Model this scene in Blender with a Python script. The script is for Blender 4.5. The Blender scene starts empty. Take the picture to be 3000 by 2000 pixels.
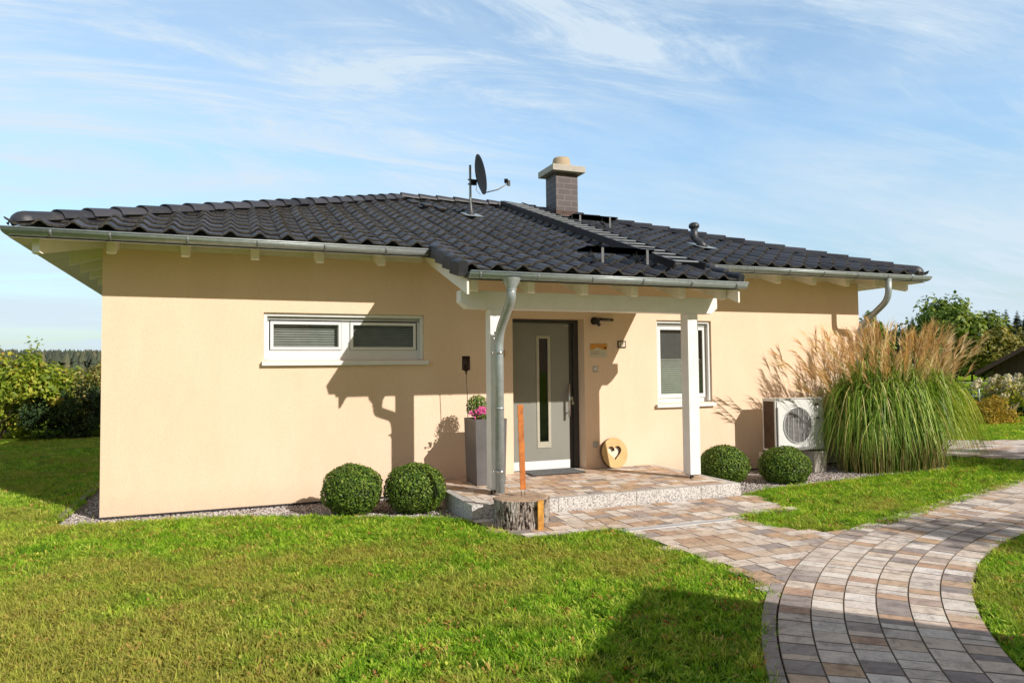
import bpy, bmesh, math, random
from mathutils import Vector, Matrix, noise
R = math.radians
sin, cos, pi = math.sin, math.cos, math.pi
scn = bpy.context.scene
col = scn.collection
rnd = random.Random(7)

# ------------------------------------------------------------------ measured house
GE, GA = 2.892, 0.784          # eave rim height and overhang
WR, DP = 11.35, 8.86           # wall length, house depth
TAN = 0.35
PA, PE = 1.944, 2.487          # porch eave
CS = math.cos(math.atan(TAN)); SN = math.sin(math.atan(TAN))
GZ = -0.19                     # ground at the wall
SUN = Vector((0.59, -1.0, 0.69)).normalized()
ELEV = math.asin(SUN.z)

# ------------------------------------------------------------------ helpers
def tag(o, label=None, cat=None, group=None, kind=None):
    if label: o['label'] = label
    if cat: o['category'] = cat
    if group: o['group'] = group
    if kind: o['kind'] = kind
    return o
ORG = {}
def empty(name, loc, label, cat, group=None):
    o = bpy.data.objects.new(name, None); col.objects.link(o)
    o.location = loc; o.empty_display_size = 0.1
    ORG[o] = Vector(loc)
    return tag(o, label, cat, group)
def copy_tree(o, parent=None):
    c = o.copy(); col.objects.link(c)
    if parent is not None: c.parent = parent
    ORG[c] = ORG.get(o, Vector((0, 0, 0)))
    for ch in [k for k in bpy.data.objects if k.parent == o]:
        copy_tree(ch, c)
    return c
class MB:
    def __init__(s): s.v = []; s.f = []; s.c = []; s.sm = []
    def add(s, vs, fs, c=0.5, smooth=False):
        b = len(s.v); s.v += [tuple(x) for x in vs]
        for f in fs:
            s.f.append(tuple(b + i for i in f)); s.c.append(c); s.sm.append(smooth)
        return s
    def box(s, x0, x1, y0, y1, z0, z1, c=0.5):
        vs = [(x0,y0,z0),(x1,y0,z0),(x1,y1,z0),(x0,y1,z0),(x0,y0,z1),(x1,y0,z1),(x1,y1,z1),(x0,y1,z1)]
        return s.add(vs, [(0,3,2,1),(4,5,6,7),(0,1,5,4),(1,2,6,5),(2,3,7,6),(3,0,4,7)], c)
    def obox(s, M, sx, sy, sz, c=0.5):       # box centred on the matrix
        vs = [M @ Vector((x*sx/2, y*sy/2, z*sz/2)) for x,y,z in
              [(-1,-1,-1),(1,-1,-1),(1,1,-1),(-1,1,-1),(-1,-1,1),(1,-1,1),(1,1,1),(-1,1,1)]]
        return s.add(vs, [(0,3,2,1),(4,5,6,7),(0,1,5,4),(1,2,6,5),(2,3,7,6),(3,0,4,7)], c)
    def prism(s, poly, axis, a, b, c=0.5):   # poly of 2D points swept along an axis
        n = len(poly)
        def P(p, t):
            if axis == 'x': return (t, p[0], p[1])
            if axis == 'y': return (p[0], t, p[1])
            return (p[0], p[1], t)
        vs = [P(p, a) for p in poly] + [P(p, b) for p in poly]
        fs = [tuple(range(n))[::-1], tuple(range(n, 2*n))]
        fs += [(i, (i+1) % n, n + (i+1) % n, n + i) for i in range(n)]
        return s.add(vs, fs, c)
    def tube(s, pts, r, n=12, c=0.5, caps=True, smooth=True):
        pts = [Vector(p) for p in pts]; rr = r if isinstance(r, (list, tuple)) else [r]*len(pts)
        b = len(s.v); up = Vector((0,0,1)); prev = None
        for i, p in enumerate(pts):
            d = (pts[min(i+1, len(pts)-1)] - pts[max(i-1, 0)])
            if d.length < 1e-9: d = Vector((0,0,1))
            d.normalize()
            if prev is None:
                a = d.cross(Vector((0,0,1)))
                if a.length < 0.05: a = d.cross(Vector((1,0,0)))
            else:
                a = prev - d*prev.dot(d)
            a.normalize(); prev = a; e = d.cross(a)
            for k in range(n):
                t = 2*pi*k/n
                s.v.append(tuple(p + a*(cos(t)*rr[i]) + e*(sin(t)*rr[i])))
        for i in range(len(pts)-1):
            for k in range(n):
                s.f.append((b+i*n+k, b+(i+1)*n+k, b+(i+1)*n+(k+1)%n, b+i*n+(k+1)%n)); s.c.append(c); s.sm.append(smooth)
        if caps:
            s.f.append(tuple(b+k for k in range(n))); s.c.append(c); s.sm.append(False)
            m = b+(len(pts)-1)*n
            s.f.append(tuple(m+k for k in range(n))[::-1]); s.c.append(c); s.sm.append(False)
        return s
    def lathe(s, prof, cx, cy, n=32, c=0.5, smooth=True):
        b = len(s.v)
        for r, z in prof:
            for k in range(n):
                t = 2*pi*k/n; s.v.append((cx+r*cos(t), cy+r*sin(t), z))
        for i in range(len(prof)-1):
            for k in range(n):
                s.f.append((b+i*n+k, b+i*n+(k+1)%n, b+(i+1)*n+(k+1)%n, b+(i+1)*n+k)); s.c.append(c); s.sm.append(smooth)
        return s
    def build(s, name, mat, parent=None, local=False, bevel=0):
        me = bpy.data.meshes.new(name); 
        off = Vector((0,0,0)) if (local or parent is None) else ORG[parent]
        vs = s.v if off.length == 0 else [(x-off.x, y-off.y, z-off.z) for x,y,z in s.v]
        me.from_pydata(vs, [], s.f); me.update()
        if len(me.polygons) == len(s.c):
            a = me.attributes.new('tint', 'FLOAT', 'FACE'); a.data.foreach_set('value', s.c)
            me.polygons.foreach_set('use_smooth', s.sm)
        o = bpy.data.objects.new(name, me); col.objects.link(o)
        if mat: me.materials.append(mat)
        if parent is not None: o.parent = parent
        ORG[o] = off if parent is not None else Vector((0,0,0))
        if bevel:
            m = o.modifiers.new('bevel', 'BEVEL'); m.width = bevel; m.segments = 2; m.limit_method = 'ANGLE'; m.angle_limit = R(40)
        return o
def arc_pts(path, rad, n=6):
    """round the corners of a polyline"""
    P = [Vector(p) for p in path]; out = [P[0]]
    for i in range(1, len(P)-1):
        a = (P[i-1]-P[i]); b = (P[i+1]-P[i]); la, lb = a.length, b.length
        d = min(rad, la*0.48, lb*0.48); A = P[i]+a.normalized()*d; B = P[i]+b.normalized()*d
        for k in range(n+1):
            t = k/n; out.append(A*(1-t)**2 + P[i]*2*t*(1-t) + B*t*t)
    out.append(P[-1]); return out

# ------------------------------------------------------------------ materials
def mat(name):
    m = bpy.data.materials.new(name); m.use_nodes = True
    nt = m.node_tree; b = nt.nodes['Principled BSDF']; return m, nt, b
def nd(nt, t, **kw):
    n = nt.nodes.new(t)
    for k, v in kw.items(): setattr(n, k, v)
    return n
def ramp(nt, stops, fac=None, interp='LINEAR'):
    r = nd(nt, 'ShaderNodeValToRGB'); cr = r.color_ramp; cr.interpolation = interp
    while len(cr.elements) > 1: cr.elements.remove(cr.elements[-1])
    cr.elements[0].position = stops[0][0]; cr.elements[0].color = (*stops[0][1], 1)
    for p, c in stops[1:]:
        e = cr.elements.new(p); e.color = (*c, 1)
    if fac is not None: nt.links.new(fac, r.inputs[0])
    return r
def tex(nt, scale, detail=4, rough=0.5, coord='Object', stretch=None, kind='noise', dist=0.0):
    tc = nd(nt, 'ShaderNodeTexCoord') if coord != 'World' else nd(nt, 'ShaderNodeNewGeometry')
    src = tc.outputs[coord] if coord != 'World' else tc.outputs['Position']
    if stretch:
        mp = nd(nt, 'ShaderNodeMapping'); mp.inputs['Scale'].default_value = stretch
        nt.links.new(src, mp.inputs[0]); src = mp.outputs[0]
    if kind == 'noise':
        n = nd(nt, 'ShaderNodeTexNoise'); n.inputs['Scale'].default_value = scale; n.inputs['Detail'].default_value = detail
        n.inputs['Roughness'].default_value = rough; n.inputs['Distortion'].default_value = dist
        nt.links.new(src, n.inputs['Vector']); return n.outputs['Fac']
    n = nd(nt, 'ShaderNodeTexVoronoi'); n.inputs['Scale'].default_value = scale
    nt.links.new(src, n.inputs['Vector']); return n.outputs['Distance']
def mixc(nt, fac, a, b, mode='MIX'):
    m = nd(nt, 'ShaderNodeMix', data_type='RGBA', blend_type=mode)
    for i, x in ((0, fac), (6, a), (7, b)):
        if isinstance(x, (int, float)): m.inputs[i].default_value = x
        elif isinstance(x, tuple): m.inputs[i].default_value = (*x, 1)
        else: nt.links.new(x, m.inputs[i])
    return m.outputs[2]
def bump(nt, b, h, strength=0.3, dist=0.01):
    n = nd(nt, 'ShaderNodeBump'); n.inputs['Strength'].default_value = strength; n.inputs['Distance'].default_value = dist
    nt.links.new(h, n.inputs['Height']); nt.links.new(n.outputs[0], b.inputs['Normal'])
def simple(name, c1, c2=None, rough=0.6, metal=0.0, scale=8, bs=0.0, bscale=60, spec=None, stretch=None, bd=0.004, lo=.35, hi=.65):
    m, nt, b = mat(name)
    b.inputs['Roughness'].default_value = rough; b.inputs['Metallic'].default_value = metal
    if spec is not None: b.inputs['Specular IOR Level'].default_value = spec
    f = tex(nt, scale, 5, 0.6, stretch=stretch)
    r = ramp(nt, [(lo, c1), (hi, c2 or tuple(x*0.85 for x in c1))], f)
    nt.links.new(r.outputs[0], b.inputs['Base Color'])
    if bs: bump(nt, b, tex(nt, bscale, 3, 0.6, stretch=stretch), bs, bd)
    return m
def attr(nt, name):
    a = nd(nt, 'ShaderNodeAttribute'); a.attribute_name = name; return a.outputs['Fac']

def m_plaster():
    m, nt, b = mat('ochre_plaster'); b.inputs['Roughness'].default_value = 0.92; b.inputs['Specular IOR Level'].default_value = 0.15
    f = tex(nt, 1.1, 5, 0.6); f2 = tex(nt, 75, 4, 0.75)
    c = ramp(nt, [(0.3, (0.88, 0.665, 0.49)), (0.7, (0.93, 0.715, 0.54))], f).outputs[0]
    c2 = ramp(nt, [(0.3, (0.88, 0.87, 0.85)), (0.62, (1, 1, 1))], f2).outputs[0]
    c = mixc(nt, 1.0, c, c2, 'MULTIPLY')
    st_ = ramp(nt, [(0.35, (0.955, 0.95, 0.94)), (0.6, (1, 1, 1))], tex(nt, 2.4, 5, 0.65, stretch=(1, 1, 0.22))).outputs[0]; c = mixc(nt, 1.0, c, st_, 'MULTIPLY')
    # rain splash near the ground
    g = nd(nt, 'ShaderNodeNewGeometry'); s = nd(nt, 'ShaderNodeSeparateXYZ'); nt.links.new(g.outputs['Position'], s.inputs[0])
    mr = nd(nt, 'ShaderNodeMapRange'); mr.inputs[1].default_value = -0.2; mr.inputs[2].default_value = 0.12; mr.inputs[3].default_value = 0.6; mr.inputs[4].default_value = 0
    nt.links.new(s.outputs[2], mr.inputs[0])
    mm = nd(nt, 'ShaderNodeMath', operation='MULTIPLY'); nt.links.new(mr.outputs[0], mm.inputs[0]); nt.links.new(tex(nt, 14, 4, 0.7), mm.inputs[1])
    c = mixc(nt, mm.outputs[0], c, (0.5, 0.38, 0.27))
    nt.links.new(c, b.inputs['Base Color'])
    bump(nt, b, tex(nt, 120, 3, 0.75), 0.8, 0.005); return m
def m_tile():
    m, nt, b = mat('anthracite_roof_tile'); b.inputs['Roughness'].default_value = 0.38
    t = attr(nt, 'tint')
    c = ramp(nt, [(0.0, (0.021, 0.023, 0.032)), (1.0, (0.062, 0.066, 0.084))], t).outputs[0]
    f = tex(nt, 9, 6, 0.75); fr = ramp(nt, [(0.53, (0, 0, 0)), (0.72, (1, 1, 1))], f).outputs[0]
    c = mixc(nt, fr, c, (0.075, 0.070, 0.058))
    f3 = ramp(nt, [(0.70, (0, 0, 0)), (0.74, (1, 1, 1))], tex(nt, 45, 3, 0.6)).outputs[0]
    c = mixc(nt, f3, c, (0.22, 0.18, 0.10))
    nt.links.new(c, b.inputs['Base Color'])
    rr = nd(nt, 'ShaderNodeMapRange'); rr.inputs[3].default_value = 0.26; rr.inputs[4].default_value = 0.75
    nt.links.new(f, rr.inputs[0]); nt.links.new(rr.outputs[0], b.inputs['Roughness'])
    bump(nt, b, tex(nt, 80, 4, 0.7), 0.35, 0.003); return m
def m_lip():
    m, nt, b = mat('weathered_tile_edge'); b.inputs['Roughness'].default_value = 0.85
    f = tex(nt, 30, 5, 0.7)
    c = ramp(nt, [(0.40, (0.035, 0.035, 0.036)), (0.68, (0.125, 0.11, 0.08))], f).outputs[0]
    nt.links.new(c, b.inputs['Base Color']); return m
def m_paver():
    m, nt, b = mat('mixed_paver'); b.inputs['Roughness'].default_value = 0.85; b.inputs['Specular IOR Level'].default_value = 0.3
    t = attr(nt, 'tint')
    c = ramp(nt, [(0.0, (0.35, 0.31, 0.30)), (0.18, (0.50, 0.44, 0.41)), (0.3, (0.58, 0.40, 0.30)), (0.45, (0.62, 0.44, 0.29)), (0.6, (0.66, 0.53, 0.42)), (0.68, (0.80, 0.70, 0.60)), (0.78, (0.68, 0.61, 0.55)), (0.88, (0.84, 0.80, 0.74)), (0.95, (0.76, 0.64, 0.54)), (1.0, (0.86, 0.83, 0.80))], t, 'CONSTANT' if False else 'LINEAR').outputs[0]
    f = tex(nt, 9, 7, 0.75, dist=.5); c2 = ramp(nt, [(0.36, (0.60, 0.56, 0.56)), (0.50, (0.95, 0.92, 0.90)), (0.66, (1.15, 1.13, 1.10))], f).outputs[0]
    c = mixc(nt, 1.0, c, c2, 'MULTIPLY')
    f3 = ramp(nt, [(0.3, (0.78, 0.78, 0.78)), (0.6, (1, 1, 1))], tex(nt, 120, 3, 0.7)).outputs[0]
    c = mixc(nt, 1.0, c, f3, 'MULTIPLY')
    jt = nd(nt, 'ShaderNodeMath', operation='LESS_THAN'); jt.inputs[1].default_value = -0.5; nt.links.new(t, jt.inputs[0])
    c = mixc(nt, jt.outputs[0], c, (0.24, 0.195, 0.15))
    nt.links.new(c, b.inputs['Base Color'])
    bump(nt, b, tex(nt, 90, 4, 0.7), 0.5, 0.004); return m
def m_granite():
    m, nt, b = mat('granite'); b.inputs['Roughness'].default_value = 0.75
    v = tex(nt, 95, 2, 0.5); f = tex(nt, 60, 3, 0.7)
    c = ramp(nt, [(0.38, (0.17, 0.16, 0.16)), (0.47, (0.50, 0.48, 0.46)), (0.62, (0.66, 0.64, 0.61))], f).outputs[0]
    nt.links.new(c, b.inputs['Base Color']); bump(nt, b, v, 0.4, 0.003); return m
def m_zinc(name='zinc', c1=(0.44, 0.49, 0.50), c2=(0.32, 0.365, 0.37), rough=0.40):
    m, nt, b = mat(name); b.inputs['Metallic'].default_value = 0.45; b.inputs['Roughness'].default_value = rough
    f = tex(nt, 14, 5, 0.7); nt.links.new(ramp(nt, [(0.3, c1), (0.7, c2)], f).outputs[0], b.inputs['Base Color'])
    mr = nd(nt, 'ShaderNodeMapRange'); mr.inputs[3].default_value = rough-.08; mr.inputs[4].default_value = rough+.2
    nt.links.new(tex(nt, 30, 4, 0.6), mr.inputs[0]); nt.links.new(mr.outputs[0], b.inputs['Roughness']); return m
def m_leaf(name, stops, trans=0.35, rough=0.55, world=None, wfac=0.5, spec=0.3):
    m, nt, b = mat(name); b.inputs['Roughness'].default_value = rough; b.inputs['Specular IOR Level'].default_value = spec
    c = ramp(nt, stops, attr(nt, 'tint')).outputs[0]
    if world:
        f = tex(nt, world[0], 4, 0.6, coord='World')
        c = mixc(nt, ramp(nt, [(0.4, (0, 0, 0)), (0.62, (wfac, wfac, wfac))], f).outputs[0], c, world[1])
    nt.links.new(c, b.inputs['Base Color'])
    tr = nd(nt, 'ShaderNodeBsdfTranslucent'); 
    c2 = mixc(nt, 1.0, c, (1.25, 1.15, 0.55), 'MULTIPLY'); nt.links.new(c2, tr.inputs[0])
    mx = nd(nt, 'ShaderNodeMixShader'); mx.inputs[0].default_value = trans
    out = nt.nodes['Material Output']
    nt.links.new(b.outputs[0], mx.inputs[1]); nt.links.new(tr.outputs[0], mx.inputs[2]); nt.links.new(mx.outputs[0], out.inputs[0])
    return m
def m_grass(name='lawn_grass', weed=False):
    m, nt, b = mat(name); b.inputs['Roughness'].default_value = 0.6; b.inputs['Specular IOR Level'].default_value = 0.25
    oi = nd(nt, 'ShaderNodeObjectInfo')
    if weed:
        c = ramp(nt, [(0, (0.16, 0.36, 0.02)), (0.35, (0.34, 0.56, 0.04)), (0.74, (0.64, 0.76, 0.10)), (0.83, (0.62, 0.44, 0.13)), (1, (0.55, 0.17, 0.08))], oi.outputs['Random']).outputs[0]
        dry = (0.47, 0.36, 0.10)
    else:
        c = ramp(nt, [(0, (0.04, 0.11, 0.006)), (0.25, (0.15, 0.34, 0.014)), (0.6, (0.29, 0.54, 0.025)), (0.85, (0.52, 0.70, 0.06)), (1, (0.80, 0.82, 0.20))], oi.outputs['Random']).outputs[0]
        dry = (0.52, 0.45, 0.11)
    f = tex(nt, 0.9, 5, 0.62, coord='World'); f2 = tex(nt, 4.5, 4, 0.6, coord='World')
    # drier to the south west of the house, lush along the wall
    g = nd(nt, 'ShaderNodeNewGeometry'); s = nd(nt, 'ShaderNodeSeparateXYZ'); nt.links.new(g.outputs['Position'], s.inputs[0])
    mr = nd(nt, 'ShaderNodeMapRange'); mr.inputs[1].default_value = -1.9; mr.inputs[2].default_value = -3.0; mr.inputs[3].default_value = 0.0; mr.inputs[4].default_value = 0.16
    nt.links.new(s.outputs[1], mr.inputs[0])
    mx2 = nd(nt, 'ShaderNodeMapRange'); mx2.inputs[1].default_value = 0.0; mx2.inputs[2].default_value = 4.0; mx2.inputs[3].default_value = 0.05; mx2.inputs[4].default_value = -0.16
    nt.links.new(s.outputs[0], mx2.inputs[0])
    a = nd(nt, 'ShaderNodeMath', operation='ADD'); nt.links.new(f, a.inputs[0]); nt.links.new(mr.outputs[0], a.inputs[1])
    a2 = nd(nt, 'ShaderNodeMath', operation='ADD'); nt.links.new(a.outputs[0], a2.inputs[0]); nt.links.new(mx2.outputs[0], a2.inputs[1])
    a3 = nd(nt, 'ShaderNodeMath', operation='MULTIPLY_ADD'); a3.inputs[1].default_value = 0.35; nt.links.new(f2, a3.inputs[0]); nt.links.new(a2.outputs[0], a3.inputs[2])
    d = ramp(nt, ([(0.66, (0, 0, 0)), (0.84, (0.8, 0.8, 0.8))] if weed else [(0.64, (0, 0, 0)), (0.86, (0.62, 0.62, 0.62))]), a3.outputs[0]).outputs[0]
    c = mixc(nt, d, c, dry)
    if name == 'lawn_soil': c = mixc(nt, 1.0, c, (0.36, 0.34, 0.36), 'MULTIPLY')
    if name in ('lawn_soil', 'far_grass'): b.inputs['Specular IOR Level'].default_value = 0.0; b.inputs['Roughness'].default_value = 1.0
    if name == 'far_grass': c = mixc(nt, 1.0, c, (0.55, 0.55, 0.55), 'MULTIPLY')
    nt.links.new(c, b.inputs['Base Color'])
    if name in ('lawn_soil', 'far_grass'): bump(nt, b, tex(nt, 60, 5, 0.7, coord='World'), 0.8, 0.03); return m
    tr = nd(nt, 'ShaderNodeBsdfTranslucent'); nt.links.new(mixc(nt, 1.0, c, (1.2, 1.15, 0.5), 'MULTIPLY'), tr.inputs[0])
    mx = nd(nt, 'ShaderNodeMixShader'); mx.inputs[0].default_value = 0.38
    nt.links.new(b.outputs[0], mx.inputs[1]); nt.links.new(tr.outputs[0], mx.inputs[2]); nt.links.new(mx.outputs[0], nt.nodes['Material Output'].inputs[0])
    return m
def m_glass():
    m, nt, b = mat('window_glass'); nt.nodes.remove(b)
    t = nd(nt, 'ShaderNodeBsdfTransparent'); t.inputs[0].default_value = (0.80, 0.84, 0.82, 1)
    g = nd(nt, 'ShaderNodeBsdfGlossy'); g.inputs['Roughness'].default_value = 0.02; g.inputs[0].default_value = (0.95, 0.97, 1, 1)
    lw = nd(nt, 'ShaderNodeLayerWeight'); pw = nd(nt, 'ShaderNodeMath', operation='POWER'); pw.inputs[1].default_value = 5; nt.links.new(lw.outputs['Facing'], pw.inputs[0])
    fr = nd(nt, 'ShaderNodeMath', operation='MULTIPLY_ADD'); fr.inputs[1].default_value = 0.92; fr.inputs[2].default_value = 0.06; nt.links.new(pw.outputs[0], fr.inputs[0])
    mx = nd(nt, 'ShaderNodeMixShader'); nt.links.new(fr.outputs[0], mx.inputs[0]); nt.links.new(t.outputs[0], mx.inputs[1]); nt.links.new(g.outputs[0], mx.inputs[2])
    nt.links.new(mx.outputs[0], nt.nodes['Material Output'].inputs[0]); return m
def m_chimney():
    m, nt, b = mat('chimney_cladding'); b.inputs['Roughness'].default_value = 0.6
    tc = nd(nt, 'ShaderNodeTexCoord'); s = nd(nt, 'ShaderNodeSeparateXYZ'); nt.links.new(tc.outputs['Object'], s.inputs[0])
    a = nd(nt, 'ShaderNodeMath', operation='ADD'); nt.links.new(s.outputs[0], a.inputs[0]); nt.links.new(s.outputs[1], a.inputs[1])
    cb = nd(nt, 'ShaderNodeCombineXYZ'); nt.links.new(a.outputs[0], cb.inputs[0]); nt.links.new(s.outputs[2], cb.inputs[1])
    br = nd(nt, 'ShaderNodeTexBrick'); nt.links.new(cb.outputs[0], br.inputs[0])
    br.inputs['Scale'].default_value = 1; br.inputs['Brick Width'].default_value = 0.30; br.inputs['Row Height'].default_value = 0.115; br.inputs['Mortar Size'].default_value = 0.004; br.inputs['Mortar Smooth'].default_value = 0.1
    br.inputs[1].default_value = (0.070, 0.055, 0.056, 1); br.inputs[2].default_value = (0.092, 0.072, 0.073, 1); br.inputs[3].default_value = (0.24, 0.20, 0.19, 1)
    c = mixc(nt, 1.0, br.outputs[0], ramp(nt, [(0.3, (0.85, 0.85, 0.85)), (0.7, (1.1, 1.1, 1.1))], tex(nt, 6, 4)).outputs[0], 'MULTIPLY')
    nt.links.new(c, b.inputs['Base Color']); return m
def m_wood_face():
    m, nt, b = mat('cut_wood'); b.inputs['Roughness'].default_value = 0.75
    tc = nd(nt, 'ShaderNodeTexCoord'); w = nd(nt, 'ShaderNodeTexWave', wave_type='RINGS', rings_direction='Z'); w.inputs['Scale'].default_value = 14; w.inputs['Distortion'].default_value = 2; w.inputs['Detail'].default_value = 3
    nt.links.new(tc.outputs['Object'], w.inputs[0])
    c = ramp(nt, [(0.2, (0.40, 0.27, 0.17)), (0.8, (0.56, 0.42, 0.30))], w.outputs[0]).outputs[0]
    c = mixc(nt, ramp(nt, [(0.45, (0, 0, 0)), (0.6, (0.7, 0.7, 0.7))], tex(nt, 9, 5, 0.7)).outputs[0], c, (0.25, 0.18, 0.14))
    nt.links.new(c, b.inputs['Base Color']); bump(nt, b, w.outputs[0], 0.2, 0.003); return m
def m_bark():
    m, nt, b = mat('bark'); b.inputs['Roughness'].default_value = 0.95; b.inputs['Specular IOR Level'].default_value = 0.1
    f = tex(nt, 26, 8, 0.78, stretch=(1, 1, 0.30), dist=1.2); f2 = tex(nt, 8, 4, .6, stretch=(1, 1, .5))
    a = nd(nt, 'ShaderNodeMath', operation='MULTIPLY_ADD'); a.inputs[1].default_value = .35; nt.links.new(f2, a.inputs[0]); nt.links.new(f, a.inputs[2])
    c = ramp(nt, [(0.58, (0.018, 0.012, 0.010)), (0.63, (0.14, 0.10, 0.075)), (0.68, (0.48, 0.40, 0.34)), (0.78, (0.72, 0.66, 0.60))], a.outputs[0]).outputs[0]
    nt.links.new(c, b.inputs['Base Color']); bump(nt, b, f, 1.0, 0.05); return m

M = {}
M['plaster'] = m_plaster(); M['tile'] = m_tile(); M['lip'] = m_lip(); M['paver'] = m_paver(); M['granite'] = m_granite(); M['zinc'] = m_zinc()
M['white'] = simple('white_paint', (0.84, 0.84, 0.83), (0.79, 0.78, 0.75), 0.45, scale=5, bs=0.08, bscale=40)
M['cream'] = simple('cream_painted_wood', (0.86, 0.83, 0.75), (0.80, 0.76, 0.67), 0.5, scale=6, stretch=(1, 1, 1), bs=0.1, bscale=30)
M['pvc'] = simple('white_window_plastic', (0.82, 0.82, 0.82), (0.76, 0.77, 0.78), 0.3, scale=3)
M['greyframe'] = simple('grey_aluminium', (0.42, 0.43, 0.42), (0.36, 0.37, 0.36), 0.4, 0.3)
M['anthr'] = simple('anthracite_frame', (0.045, 0.043, 0.042), (0.035, 0.034, 0.033), 0.45)
M['doorgrey'] = simple('warm_grey_door', (0.25, 0.255, 0.225), (0.225, 0.23, 0.20), 0.45, scale=2)
M['doortrim'] = simple('door_trim', (0.47, 0.45, 0.36), (0.42, 0.40, 0.33), 0.4)
M['steel'] = simple('brushed_steel', (0.62, 0.61, 0.59), (0.52, 0.51, 0.5), 0.28, 1.0, 20, stretch=(1, 1, 12))
M['black'] = simple('black_metal', (0.018, 0.016, 0.016), (0.03, 0.026, 0.025), 0.45, 0.2)
M['blackpl'] = simple('dark_roof_plastic', (0.05, 0.055, 0.065), (0.035, 0.038, 0.045), 0.4)
M['dark'] = simple('dark_room', (0.012, 0.011, 0.010), (0.008, 0.008, 0.008), 0.9)
M['blind'] = simple('blind_slats', (0.40, 0.41, 0.38), (0.34, 0.35, 0.32), 0.55)
M['screen'] = simple('grey_screen', (0.10, 0.10, 0.10), (0.08, 0.08, 0.08), 0.8)
M['glass'] = m_glass()
M['chim'] = m_chimney()
M['darkglass'] = simple('dark_door_glass', (0.006, 0.007, 0.006), (0.004, 0.005, 0.004), 0.04)
M['concrete'] = simple('pale_concrete', (0.52, 0.48, 0.42), (0.42, 0.39, 0.34), 0.85, scale=10, bs=0.3, bscale=80)
M['claypot'] = simple('beige_flue_clay', (0.50, 0.40, 0.27), (0.42, 0.33, 0.22), 0.8, scale=8)
M['galv'] = simple('pale_galvanised_steel', (0.66, 0.67, 0.68), (0.56, 0.57, 0.58), .5, .1, 20)
M['rust'] = simple('rusty_steel', (0.62, 0.20, 0.035), (0.36, 0.11, 0.03), 0.75, 0.0, 14, 0.3, 60)
M['rusty2'] = simple('orange_rust_strip', (0.66, 0.33, 0.05), (0.38, 0.17, 0.03), 0.75, 0.0, 18, 0.3, 60)
M['woodface'] = m_wood_face(); M['bark'] = m_bark()
M['lightwood'] = simple('pale_sanded_wood', (0.60, 0.42, 0.18), (0.50, 0.33, 0.12), 0.6, scale=5, stretch=(1, 1, 6))
M['backing'] = simple('pale_backing', (0.80, 0.72, 0.55), (0.74, 0.65, 0.48), .7)
M['cutedge'] = simple('bark_rim', (0.17, 0.10, 0.05), (0.10, 0.06, 0.035), 0.85, scale=20)
M['planter'] = simple('grey_planter', (0.17, 0.165, 0.17), (0.13, 0.125, 0.13), 0.4, 0.3, scale=4)
M['lanternm'] = simple('rusted_dark_tin', (0.055, 0.03, 0.022), (0.03, 0.02, 0.018), 0.35, 0.6, 12)
M['hp'] = simple('unit_casing', (0.72, 0.73, 0.72), (0.66, 0.67, 0.66), 0.4, scale=3)
M['hpgrille'] = simple('grille_plastic', (0.40, 0.39, 0.39), (0.34, 0.33, 0.33), 0.5)
M['fin'] = simple('heat_exchanger_fins', (0.10, 0.06, 0.035), (0.07, 0.045, 0.03), 0.5, 0.4)
M['mat'] = simple('grey_mat', (0.20, 0.21, 0.22), (0.11, 0.115, 0.12), 0.95, scale=30, bs=0.6, bscale=160)
M['sand'] = simple('joint_sand', (0.10, 0.078, 0.055), (0.06, 0.048, 0.035), 0.95, scale=40, bs=0.4)
M['edging'] = simple('edging_stone', (0.27, 0.24, 0.225), (0.19, 0.17, 0.16), 0.85, scale=12, bs=0.3)
M['soil'] = simple('gravel_bed', (0.20, 0.17, 0.15), (0.11, 0.09, 0.08), 0.95, scale=30, bs=1.0, bscale=90, bd=0.02)
M['pinboard'] = simple('dark_barn_boards', (0.085, 0.052, 0.034), (0.035, 0.022, 0.016), 0.85, scale=5, stretch=(5, 1, 0.3))
M['barnroof'] = simple('brown_barn_roof', (0.10, 0.055, 0.045), (0.07, 0.04, 0.035), 0.8)
M['branch'] = simple('brown_branch', (0.11, 0.075, 0.05), (0.065, 0.045, 0.03), 0.9, scale=12)
M['orange'] = simple('orange_sign_paint', (0.66, 0.30, 0.04), (0.60, 0.26, 0.04), 0.4)
M['sign'] = simple('sign_cream', (0.66, 0.60, 0.48), (0.62, 0.56, 0.45), 0.4)
M['brown'] = simple('brown_tile_rim', (0.07, 0.035, 0.015), (0.05, 0.03, 0.015), 0.5)
M['ink'] = simple('grey_ink', (0.20, 0.17, 0.14), (0.18, 0.15, 0.12), 0.6)
M['lampplastic'] = simple('pale_grey_plastic', (0.45, 0.43, 0.38), (0.42, 0.40, 0.36), 0.4)
M['neigh'] = simple('neighbour_render', (0.62, 0.55, 0.45), (0.56, 0.5, 0.42), 0.9)
M['pink'] = simple('pink_petals', (0.62, 0.04, 0.24), (0.72, 0.16, 0.38), 0.6, scale=60)
M['cone'] = simple('terracotta_dark', (0.05, 0.05, 0.055), (0.04, 0.04, 0.045), 0.6)
M['asphalt'] = simple('far_path', (0.5, 0.42, 0.36), (0.42, 0.36, 0.32), 0.9)

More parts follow.
